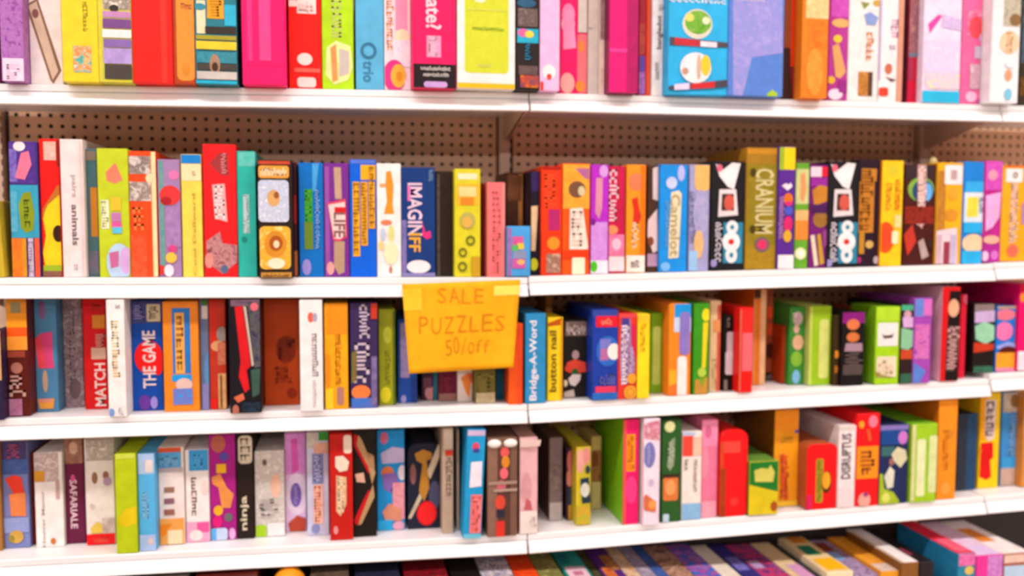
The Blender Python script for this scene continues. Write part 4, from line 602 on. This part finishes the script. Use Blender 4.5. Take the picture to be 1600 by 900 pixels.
B('tall orange box with red lettering behind the low green box on the fourth shelf', 'fba01c', 500, 658, 684, 78, [('e', 595, 110, 44, 34, 'f0d8c0'), ('r', 636, 80, 660, 220, '5a5aa0'), ('r', 470, 85, 655, 200, 'f4901a,f89a1c'), ('s', 550, 240, 620, 280, 'd8a030', 4), ('p', [(540, 350), (570, 345), (595, 620), (570, 650), (548, 560)], 'e06a28'), ('s', 548, 360, 590, 630, 'd8401c', 8), ('r', 490, 640, 655, 682, 'f6c030')], side='8a5a1c', sb=.045)
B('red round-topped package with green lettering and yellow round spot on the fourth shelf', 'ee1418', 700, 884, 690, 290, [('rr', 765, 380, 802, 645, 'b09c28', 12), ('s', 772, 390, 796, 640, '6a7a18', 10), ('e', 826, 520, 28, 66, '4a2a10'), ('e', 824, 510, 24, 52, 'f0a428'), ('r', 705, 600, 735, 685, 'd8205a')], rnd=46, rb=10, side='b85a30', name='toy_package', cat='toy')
B('white box with bold black slanted title on the fourth shelf', 'f2e6e6', 892, 996, 680, 178, [('r', 878, 182, 1000, 205, 'e0d4cc'), ('t', 'DISRUPTUS', 922, 225, 972, 500, '3a3030', -90), ('r', 895, 560, 990, 675, 'eedadc')])
B('bright red box with amber lettered panel on the fourth shelf', 'ee161c', 1000, 1140, 670, 104, [('e', 1042, 170, 16, 22, 'f0a02c'), ('e', 1112, 150, 26, 36, 'f08098'), ('p', [(1070, 200), (1090, 195), (1102, 265), (1085, 270)], 'd8602c'), ('r', 1008, 305, 1138, 495, 'f2951e'), ('s', 1035, 330, 1115, 480, 'a8541c', 3), ('e', 1055, 630, 36, 44, 'e8a898'), ('e', 1065, 595, 16, 14, 'b03a7a')])
C(1320, 600, 4.2857)
B('navy box with pale pixel-like ghost figure and lime foot on the fourth shelf', '1e2c58', 222, 412, 805, 275, [('r', 232, 280, 440, 305, '8a7ac0'), ('r', 245, 310, 420, 400, '1a4a94'), ('e', 388, 358, 30, 44, 'c878c8'), ('r', 245, 420, 330, 480, '3a6a6c'), ('p', [(310, 470), (350, 420), (405, 440), (415, 500), (370, 560), (330, 520)], 'd8d4ae'), ('p', [(260, 620), (300, 550), (330, 580), (320, 690), (280, 700)], 'dce0c8'), ('e', 310, 520, 16, 24, 'a87070'), ('p', [(225, 600), (250, 600), (260, 700), (320, 720), (360, 780), (350, 805), (222, 805)], 'a8c02c'), ('e', 270, 760, 26, 34, 'd8dc6a')])
B('lime green box with two pale stripes on the fourth shelf', 'a2d024', 436, 606, 794, 268, [('r', 440, 275, 462, 785, 'd8dc9c'), ('rr', 486, 370, 530, 750, 'e4ecb4', 18), ('rr', 566, 345, 608, 725, 'dce8a4', 18), ('e', 436, 600, 10, 16, '5a5a2c')], top='6ab024')
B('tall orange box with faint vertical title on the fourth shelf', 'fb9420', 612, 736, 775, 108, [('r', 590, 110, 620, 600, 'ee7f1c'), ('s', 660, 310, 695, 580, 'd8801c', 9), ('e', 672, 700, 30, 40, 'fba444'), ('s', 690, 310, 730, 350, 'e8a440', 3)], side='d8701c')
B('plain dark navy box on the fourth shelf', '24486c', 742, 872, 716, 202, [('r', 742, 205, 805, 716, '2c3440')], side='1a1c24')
B('yellow box with white lettered panel and red figure on the fourth shelf', 'fbcc14', 890, 1022, 700, 60, [('r', 893, 62, 945, 380, 'f0a414'), ('p', [(945, 105), (1015, 105), (1000, 360), (960, 385), (935, 340)], 'e2d0c8'), ('s', 948, 115, 1006, 350, '6a5a5c', 5), ('p', [(910, 395), (990, 388), (992, 490), (970, 510), (978, 620), (945, 642), (900, 620), (905, 500)], 'de1414'), ('e', 898, 450, 12, 26, 'f09a20')])
B('steel blue box with beige ends at the right of the fourth shelf', '3e8ed0', 1036, 1176, 682, 55, [('r', 1060, 58, 1200, 185, 'c8b8a4,a89888'), ('e', 1140, 110, 30, 44, '8a6238'), ('s', 1110, 200, 1150, 480, '88b4e4', 9), ('r', 1050, 490, 1170, 560, '3aa0e0'), ('r', 1036, 565, 1176, 682, 'c4a494')])
B('orange tan box edge at the right end of the fourth shelf', 'd0883c', 1180, 1330, 690, 100)
# ---------------------------------------------------------------- resolve neighbours, then build
def resolve():
    for s_ in range(1, 6):
        row = sorted([p for p in PEND if p['row'] == s_ and not p['free']], key=lambda p: p['O'].x+(p['X0']+p['X1'])/2)
        for a, b in [(row[i], row[j]) for i in range(len(row)) for j in range(i+1, min(i+4, len(row)))]:
            if a['sb']+a['d'] <= b['sb']+.001 or b['sb']+b['d'] <= a['sb']+.001: continue
            ar = a['O'].x+a['X1']; bl = b['O'].x+b['X0']
            ov = ar-bl+.0006
            if ov > 0:
                wa = a['X1']-a['X0']; wb = b['X1']-b['X0']
                if a['sb'] > b['sb']+.008 and ov < wa*.75: a['X1'] -= ov
                elif b['sb'] > a['sb']+.008 and ov < wb*.75: b['X0'] += ov
                elif ov < .75*min(wa, wb): a['X1'] -= ov/2; b['X0'] += ov/2
                else: print('OVERLAP', a['label'], '|', b['label'], round(ov, 4), round(wa, 3), round(wb, 3))
def rect_outline(x0, x1, h, rt, rbm):
    pts = []
    def arc(cx, cz, r, a0):
        if r <= 1e-5: pts.append((cx, cz)); return
        for k in range(6):
            a = math.radians(a0+90*k/5); pts.append((cx+r*math.cos(a), cz+r*math.sin(a)))
    arc(x0+rbm, rbm, rbm, 180); arc(x1-rbm, rbm, rbm, 270); arc(x1-rt, h-rt, rt, 0); arc(x0+rt, h-rt, rt, 90)
    return pts
def clip(poly, x0, x1, z0, z1):
    for ax, lim, sg in ((0, x0, 1), (0, x1, -1), (1, z0, 1), (1, z1, -1)):
        out = []
        for i in range(len(poly)):
            a, b = poly[i-1], poly[i]
            ia = (a[ax]-lim)*sg >= 0; ib = (b[ax]-lim)*sg >= 0
            if ia != ib:
                t = (lim-a[ax])/(b[ax]-a[ax]); out.append((a[0]+t*(b[0]-a[0]), a[1]+t*(b[1]-a[1])))
            if ib: out.append(b)
        poly = out
        if not poly: return []
    return poly
def text_mesh(s, bold=.0):
    cu = bpy.data.curves.new('t', 'FONT'); cu.body = s; cu.resolution_u = 2; cu.offset = bold; cu.fill_mode = 'FRONT'
    ob = bpy.data.objects.new('t', cu); COL.objects.link(ob)
    dg = bpy.context.evaluated_depsgraph_get(); me = bpy.data.meshes.new_from_object(ob.evaluated_get(dg))
    bpy.data.objects.remove(ob); bpy.data.curves.remove(cu)
    return me
TM = {}
def text_geo(s, bold):
    if (s, bold) not in TM:
        me = text_mesh(s, bold); TM[(s, bold)] = ([tuple(v.co) for v in me.vertices], [tuple(p.vertices) for p in me.polygons]); bpy.data.meshes.remove(me)
    return TM[(s, bold)]
def fit_text(s, x0, x1, z0, z1, rot, y, bold=.02):
    v, f = text_geo(s, bold)
    if not v: return None
    ax = min(p[0] for p in v); bx = max(p[0] for p in v); ay = min(p[1] for p in v); by = max(p[1] for p in v)
    out = []
    for p in v:
        a = (p[0]-ax)/(bx-ax); b = (p[1]-ay)/(by-ay)
        if rot == 90: u, q = b, 1-a
        elif rot == -90: u, q = 1-b, a
        else: u, q = a, b
        out.append((x0+u*(x1-x0), y, z0+q*(z1-z0)))
    # keep faces looking at the aisle
    return pyd('lettering', out, f)
def scribble(x0, x1, z0, z1, seed, n):
    """illegible lettering: a run of letter-like strokes along the long side"""
    rg = random.Random(seed); quads = []
    vert = (z1-z0) > (x1-x0)
    L = (z1-z0) if vert else (x1-x0); T = (x1-x0) if vert else (z1-z0)
    n = n or max(3, int(L/(T*.75)))
    st = L/n
    def q(a0, a1, b0, b1):
        if vert: quads.append([(x0+b0*T, z1-a1), (x0+b1*T, z1-a1), (x0+b1*T, z1-a0), (x0+b0*T, z1-a0)])
        else: quads.append([(x0+a0, z0+b0*T), (x0+a1, z0+b0*T), (x0+a1, z0+b1*T), (x0+a0, z0+b1*T)])
    for i in range(n):
        a = i*st; k = rg.randint(0, 4); t = st*.26; lo = rg.choice([0, .08, .0]); hi = rg.choice([1, .8, .78])
        q(a+.06*st, a+.06*st+t, lo, hi)
        if k in (0, 1, 3): q(a+.6*st, a+.6*st+t, lo, hi if k else .7)
        if k in (0, 2, 4): q(a+.06*st, a+.86*st, lo, lo+.2)
        if k in (1, 2, 3): q(a+.06*st, a+.86*st, hi-.2, hi)
        if k == 4: q(a+.06*st, a+.8*st, .42, .58)
    return quads
def build(p, idx):
    X0, X1, h, d = p['X0'], p['X1'], p['h'], p['d']
    wd = X1-X0
    scale = (p['O'].y-CAM.y)/F
    rt = min(p['rnd']*scale, wd*.49, h*.49); rbm = min(p['rb']*scale, wd*.49, h*.3)
    base = Vector(p['O'])+p['ux']*((X0+X1)/2)
    out = rect_outline(-wd/2, wd/2, h, rt, rbm)
    n = len(out)
    v = [(x, 0, z) for x, z in out]+[(x, d, z) for x, z in out]
    f = [tuple(range(n)), tuple(range(n, 2*n))[::-1]]+[(i, n+i, n+(i+1) % n, (i+1) % n) for i in range(n)]
    me = pyd(p['name'], v, f)
    bm = bmesh.new(); bm.from_mesh(me); bmesh.ops.recalc_face_normals(bm, faces=bm.faces)
    be = .0012
    es = bm.edges[:] if n <= 4 else [e for e in bm.edges if abs(e.verts[0].co.y-e.verts[1].co.y) < 1e-6]
    bmesh.ops.bevel(bm, geom=es, offset=be, segments=1, affect='EDGES', profile=.5)
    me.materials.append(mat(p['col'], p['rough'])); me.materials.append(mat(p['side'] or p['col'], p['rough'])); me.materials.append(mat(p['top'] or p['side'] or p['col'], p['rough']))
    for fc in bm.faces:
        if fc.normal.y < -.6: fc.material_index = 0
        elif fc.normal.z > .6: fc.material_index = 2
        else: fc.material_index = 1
    bm.to_mesh(me); bm.free()
    o = link(p['name'], me); tag(o, p['label'], p['cat'], p['group'])
    o.location = base; o.rotation_euler = (0, p['lean'], p['yaw'])
    def loc(pt, cr):
        P = p['hit']((cr[0]+pt[0]/cr[2], cr[1]+pt[1]/cr[2]))
        q = P-base; a, b = q.dot(p['ux']), q.z
        c, s = math.cos(-p['lean']), math.sin(-p['lean'])
        return (a*c+b*s, -a*s+b*c)
    lim = (-wd/2+.0008, wd/2-.0008, .0008, h-.0008)
    for i, (k, cr) in enumerate(p['dec']):
        y = -.0005-.0003*i; t = k[0]
        polys = []; nm = 'printed_panel'
        if t == 'r':
            a = loc((k[1], k[2]), cr); b = loc((k[3], k[4]), cr)
            polys = [[(a[0], b[1]), (b[0], b[1]), (b[0], a[1]), (a[0], a[1])]]; c = k[5]
            if ',' in c: nm = 'picture_panel'
        elif t == 'rr':       # rounded panel
            a = loc((k[1], k[2]), cr); b = loc((k[3], k[4]), cr); rr = k[6]/cr[2]*scale
            ol = rect_outline(a[0], b[0], a[1]-b[1], rr, rr); polys = [[(x, z+b[1]) for x, z in ol]]; c = k[5]
        elif t == 'p':
            polys = [[loc(q, cr) for q in k[1]]]; c = k[2]; nm = 'printed_figure'
        elif t == 'e':
            a = loc((k[1]-k[3], k[2]-k[4]), cr); b = loc((k[1]+k[3], k[2]+k[4]), cr)
            cx, cz, rx, rz = (a[0]+b[0])/2, (a[1]+b[1])/2, abs(b[0]-a[0])/2, abs(b[1]-a[1])/2
            polys = [[(cx+rx*math.cos(j*math.pi/10), cz+rz*math.sin(j*math.pi/10)) for j in range(20)]]; c = k[5]; nm = 'printed_emblem'
        elif t == 'o':
            a = loc((k[1]-k[3], k[2]-k[4]), cr); b = loc((k[1]+k[3], k[2]+k[4]), cr); q = k[6]
            cx, cz, rx, rz = (a[0]+b[0])/2, (a[1]+b[1])/2, abs(b[0]-a[0])/2, abs(b[1]-a[1])/2
            for j in range(18):
                A0, A1 = j*math.pi/9, (j+1)*math.pi/9
                polys.append([(cx+rx*math.cos(A0), cz+rz*math.sin(A0)), (cx+rx*math.cos(A1), cz+rz*math.sin(A1)),
                              (cx+rx*q*math.cos(A1), cz+rz*q*math.sin(A1)), (cx+rx*q*math.cos(A0), cz+rz*q*math.sin(A0))])
            c = k[5]; nm = 'printed_ring'
        elif t == 's':
            a = loc((k[1], k[2]), cr); b = loc((k[3], k[4]), cr)
            polys = scribble(a[0], b[0], b[1], a[1], idx*31+i, k[6] if len(k) > 6 else 0); c = k[5]; nm = 'small_print'
        elif t == 't':
            a = loc((k[2], k[3]), cr); b = loc((k[4], k[5]), cr)
            tm = fit_text(k[1], max(a[0], lim[0]), min(b[0], lim[1]), max(b[1], lim[2]), min(a[1], lim[3]), k[7] if len(k) > 7 else 90, y)
            if tm: link('title_lettering', tm, o, mat(k[6], p['rough']))
            continue
        vv, ff = [], []
        for pl in polys:
            pl = clip(pl, *lim)
            if len(pl) >= 3:
                ff.append(tuple(range(len(vv), len(vv)+len(pl)))); vv += [(x, y, z) for x, z in pl]
        if not ff: continue
        dm = pyd(nm, vv, ff)
        bm = bmesh.new(); bm.from_mesh(dm)
        for fc in bm.faces:
            fc.normal_update()
            if fc.normal.y > 0: fc.normal_flip()
        bm.to_mesh(dm); bm.free()
        link(nm, dm, o, mat(c, p['rough']))
    if p['extra']: p['extra'](o, wd, h, d)
    return o
# ================================================================ BOTTOM SHELF (mostly tops in view)
R(5)
def TOPS(*panels):
    def f(o, wd, h, d):
        for i, (u0, u1, v0, v1, c) in enumerate(panels):
            z = h+.0005+.0003*i
            me = pyd('top_print', [(-wd/2+u*wd, v*d, z) for u, v in ((u0, v0), (u1, v0), (u1, v1), (u0, v1))], [(0, 1, 2, 3)])
            link('top_print', me, o, mat(c))
    return f
C(0, 0, 1)
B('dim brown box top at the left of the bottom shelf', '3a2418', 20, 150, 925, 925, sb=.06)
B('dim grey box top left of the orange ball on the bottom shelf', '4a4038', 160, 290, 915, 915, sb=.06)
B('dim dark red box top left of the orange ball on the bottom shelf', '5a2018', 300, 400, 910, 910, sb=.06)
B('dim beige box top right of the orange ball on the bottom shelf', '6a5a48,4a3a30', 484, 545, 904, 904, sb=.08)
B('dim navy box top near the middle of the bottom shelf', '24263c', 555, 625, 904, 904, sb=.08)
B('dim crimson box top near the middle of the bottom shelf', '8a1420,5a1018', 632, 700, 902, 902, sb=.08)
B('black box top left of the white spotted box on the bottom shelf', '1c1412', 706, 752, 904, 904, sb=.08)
C(700, 780, 3.5556)
B('white spotted box top on the bottom shelf', 'e8dcdc,4a5a90,e8d8d4,3a3030@60', 205, 385, 470, 470, sb=.05)
B('red orange box top beside the white spotted box on the bottom shelf', 'e02c14,f05a1c,d82418', 395, 528, 470, 470, sb=.05)
B('olive green box top on the bottom shelf', '8a8a4a,6a6a38,b0a860', 534, 668, 470, 470, sb=.05)
B('teal box with white ring on its top on the bottom shelf', '2c9c90', 690, 832, 470, 470, sb=.05, extra=TOPS((.1, .9, .1, .42, 'f0c8d4'), (.32, .7, .2, .3, 'c87a98'), (.05, .5, .5, .75, '1c7a80')))
B('dark olive box top on the bottom shelf', '3a3a20,5a5438', 838, 894, 470, 470, sb=.06)
B('purple box with orange and red top print on the bottom shelf', '5a2a7c', 900, 1020, 465, 465, sb=.05, extra=TOPS((.1, .6, .12, .4, 'c84a2c,e08a3a'), (.4, .95, .3, .7, '8a4a2c,c88a50'), (.1, .9, .0, .1, '5a2a88')))
B('cream and orange box top on the bottom shelf', 'e8b070,d8c8b0,c87a3c@60', 1026, 1104, 465, 465, sb=.05)
B('lavender grey box top on the bottom shelf', 'b0a4b8,8a7c94,c8bcc4', 1110, 1192, 465, 465, sb=.05)
B('blue box top beside the lavender grey box on the bottom shelf', '4a6cb0,3a5290', 1198, 1262, 465, 465, sb=.05)
B('brown and peach figure print box top on the bottom shelf', '7a5a40,c89a80,4a3020@60', 1268, 1402, 460, 460, sb=.05)
B('bright blue box with red and magenta print on the bottom shelf', '3a78c8,4a5ac0,c84a8a,3a90d0@50', 1408, 1548, 455, 455, sb=.05)
C(1150, 780, 3.5556)
B('slim cream box top beside the navy box on the bottom shelf', 'e8dcc8', -40, 62, 460, 460, sb=.04)
B('navy purple box top with pale spot on the bottom shelf', '2c2c70,3a3484', 70, 166, 450, 450, sb=.05, extra=TOPS((.1, .8, .25, .6, '8a84c8,5a54a8')))
B('purple and red sequin print box top on the bottom shelf', '5a2a6c,d8345c,7a4a90,2a1c4a@60', 172, 322, 448, 448, sb=.05, extra=TOPS((.1, .5, .3, .5, 'b89ac8')))
B('cream edged pink box top on the bottom shelf', 'd8b0c0,c898b0', 332, 446, 440, 440, sb=.04, top='e0c498', extra=TOPS((.35, 1, 0, .35, 'd890b8,c8a0cc')))
B('black slate box top on the bottom shelf', '2a2c30', 452, 500, 430, 430, sb=.05, top='303438')
B('cream box with green and yellow labels on its top on the bottom shelf', 'f0e0b8', 506, 652, 405, 405, sb=.03, top='e8cf98', extra=TOPS((.15, .92, .06, .36, 'fbb814'), (.2, .75, .46, .72, '1c8460'), (.3, .9, .8, .98, 'e08a2c')))
B('lavender mottled box top on the bottom shelf', '8a7098,b49cc0,5a4870', 660, 800, 420, 420, sb=.05, extra=TOPS((.1, .6, .4, .62, '8ab4e8'), (.1, .7, .65, .9, '8a3a24')))
B('amber orange box top on the bottom shelf', 'f0a028', 806, 912, 400, 400, sb=.04, top='eb9420,f0a83a', extra=TOPS((.05, .95, .0, .2, 'c8b8b8,e8d0b0')))
B('brown fronted box with plain white top on the bottom shelf', '8a5a28', 922, 1016, 352, 352, sb=.03, top='f2ece8', extra=TOPS((.0, .15, .0, .9, 'c8a878')))
B('black box top with dull red print on the bottom shelf', '2a2428', 1024, 1100, 350, 350, sb=.06, top='1c181c', extra=TOPS((.1, .4, .2, .4, '9a3a50')))
B('blue and pink doll box with red top on the bottom shelf', '2c88a8', 1236, 1332, 300, 300, [('r', 1240, 305, 1330, 365, 'e87ab4,d858a0'), ('e', 1295, 395, 24, 22, 'e0c060')], sb=.03, side='2a88b8', top='ea2c48', extra=TOPS((.1, .95, .05, .4, 'f07088,e84a68')))
B('magenta box with pale lavender top on the bottom shelf', 'e83a9c', 1338, 1484, 310, 310, [('r', 1400, 315, 1480, 427, 'c070c8,d890d0')], sb=.03, top='ecd0e4', extra=TOPS((.1, .9, .3, .6, 'f0b0d0,e8dcf0'), (.1, .9, .0, .25, 'e0c8f0')))
B('brown banded box with white top and orange patch on the bottom shelf', 'a85a3c', 1490, 1640, 300, 300, [('r', 1490, 312, 1640, 345, 'e8c8b8'), ('r', 1490, 372, 1640, 440, 'b8d4ec')], sb=.03, top='f0e8e4', extra=TOPS((.05, .6, .35, .75, 'f0922c,d87a28'),))
# orange ball resting on the bottom shelf goods
P = on_y(452, 910, .0)
bm = bmesh.new(); bmesh.ops.create_uvsphere(bm, u_segments=24, v_segments=14, radius=.036)
me = bpy.data.meshes.new('ball'); bm.to_mesh(me); bm.free()
for q in me.polygons: q.use_smooth = True
ball = link('toy_ball', me, None, mat('f49a20')); ball.location = (P.x, .0, P.z)
tag(ball, 'orange toy ball peeking below the fourth shelf edge', 'ball')
P2 = on_y(444, 930, .085)
B('short box carrying the orange ball on the bottom shelf', '4a3428', 452-42, 452+26, 990, 990, sb=.07) if False else None
ped = link('toy_package', boxmesh('toy_package', P.x-.045, P.x+.045, -.05, .13, max(deck(5, P.x-.045), deck(5, P.x+.045))+.0005, P.z-.036), None, mat('4a3428'))
tag(ped, 'brown pack under the orange ball on the bottom shelf', 'toy')
# pale knob on top of the globe box, second shelf
P = on_y(1457, 252, .06)
bm = bmesh.new(); bmesh.ops.create_uvsphere(bm, u_segments=16, v_segments=10, radius=.0115)
me = bpy.data.meshes.new('knob'); bm.to_mesh(me); bm.free()
for q in me.polygons: q.use_smooth = True
PEB = P
knob = link('wooden_ball', me, None, mat('cdbf88')); knob.location = P
tag(knob, 'small pale ball resting on the dark red globe box', 'ball')
# ---------------------------------------------------------------- the hand-lettered sale sign
TL, TR, BR, BL_ = (628, 444), (813, 437), (802, 574), (639, 584)
def SG(u, v):
    """u to the right, v downwards, on the slightly curling sheet"""
    x = (TL[0]*(1-u)+TR[0]*u)*(1-v)+(BL_[0]*(1-u)+BR[0]*u)*v
    y = (TL[1]*(1-u)+TR[1]*u)*(1-v)+(BL_[1]*(1-u)+BR[1]*u)*v
    bend = -.0165-.016*v*v-.004*math.sin(v*3.1)*math.sin(u*3.0+.3)
    bend -= .011*max(0, v-.12)*math.sin((u+.5*v)*4.6-.4)
    return on_y(x, y, bend)
def sheet(u0, u1, v0, v1, nu, nv, off):
    vv = []; ff = []
    for j in range(nv+1):
        for i in range(nu+1):
            p = SG(u0+(u1-u0)*i/nu, v0+(v1-v0)*j/nv); vv.append((p.x, p.y-off, p.z))
    for j in range(nv):
        for i in range(nu):
            a = j*(nu+1)+i; ff.append((a, a+nu+1, a+nu+2, a+1))
    return pyd('sheet', vv, ff)
me = sheet(0, 1, 0, 1, 20, 16, 0)
for q in me.polygons: q.use_smooth = True
sign = link('sale_sign', me, None, mat('fcae12', .7))
md = sign.modifiers.new('paper', 'SOLIDIFY'); md.thickness = .0004; md.offset = 1
tag(sign, 'orange paper sale sign with faint handwriting taped to the second shelf edge', 'sign')
for a, b in (((.78, 1.0, .06, .17), 'f9e468'), ((.0, .16, .05, .30), 'fbc430')):
    link('tape', sheet(*a, 6, 4, .0012), sign, mat(b, .25))
def sgtext(s, x0, y0, x1, y1, c, slope=0):
    rg = random.Random(s); n = len(s); st = (x1-x0)/n
    vv = []; ff = []
    for i, ch in enumerate(s):
        v, f = text_geo(ch, -.006)
        ax = min(p[0] for p in v); bx = max(p[0] for p in v); ay = min(p[1] for p in v); by = max(p[1] for p in v)
        wf = .5 if ch in '/l' else rg.uniform(.72, .86); jy = rg.uniform(-1.2, 1.2); hs = rg.uniform(.92, 1.08)*(.74 if ch.islower() else 1); sk = rg.uniform(-.12, .12)
        b0 = len(vv)
        for p in v:
            a = (p[0]-ax)/(bx-ax); b = (p[1]-ay)/(by-ay)
            px = x0+st*(i+.5+(a-.5)*wf+sk*(b-.5)); py = y1-b*(y1-y0)*hs+jy+slope*(i+a)/n
            P_ = SG((px-632)/177, (py-440)/140); vv.append((P_.x, P_.y-.0016, P_.z))
        ff += [tuple(b0+k for k in q) for q in f]
    link('handwriting', pyd('handwriting', vv, ff), sign, mat(c, .7))
sgtext('SALE', 682, 447, 757, 471, 'd98a0e', 4)
sgtext('PUZZLES', 651, 493, 792, 519, 'd6860c', 2)
sgtext('50/off', 694, 529, 768, 555, 'd4880e', -2)
resolve()
for i, p in enumerate(PEND): p['obj'] = build(p, i)
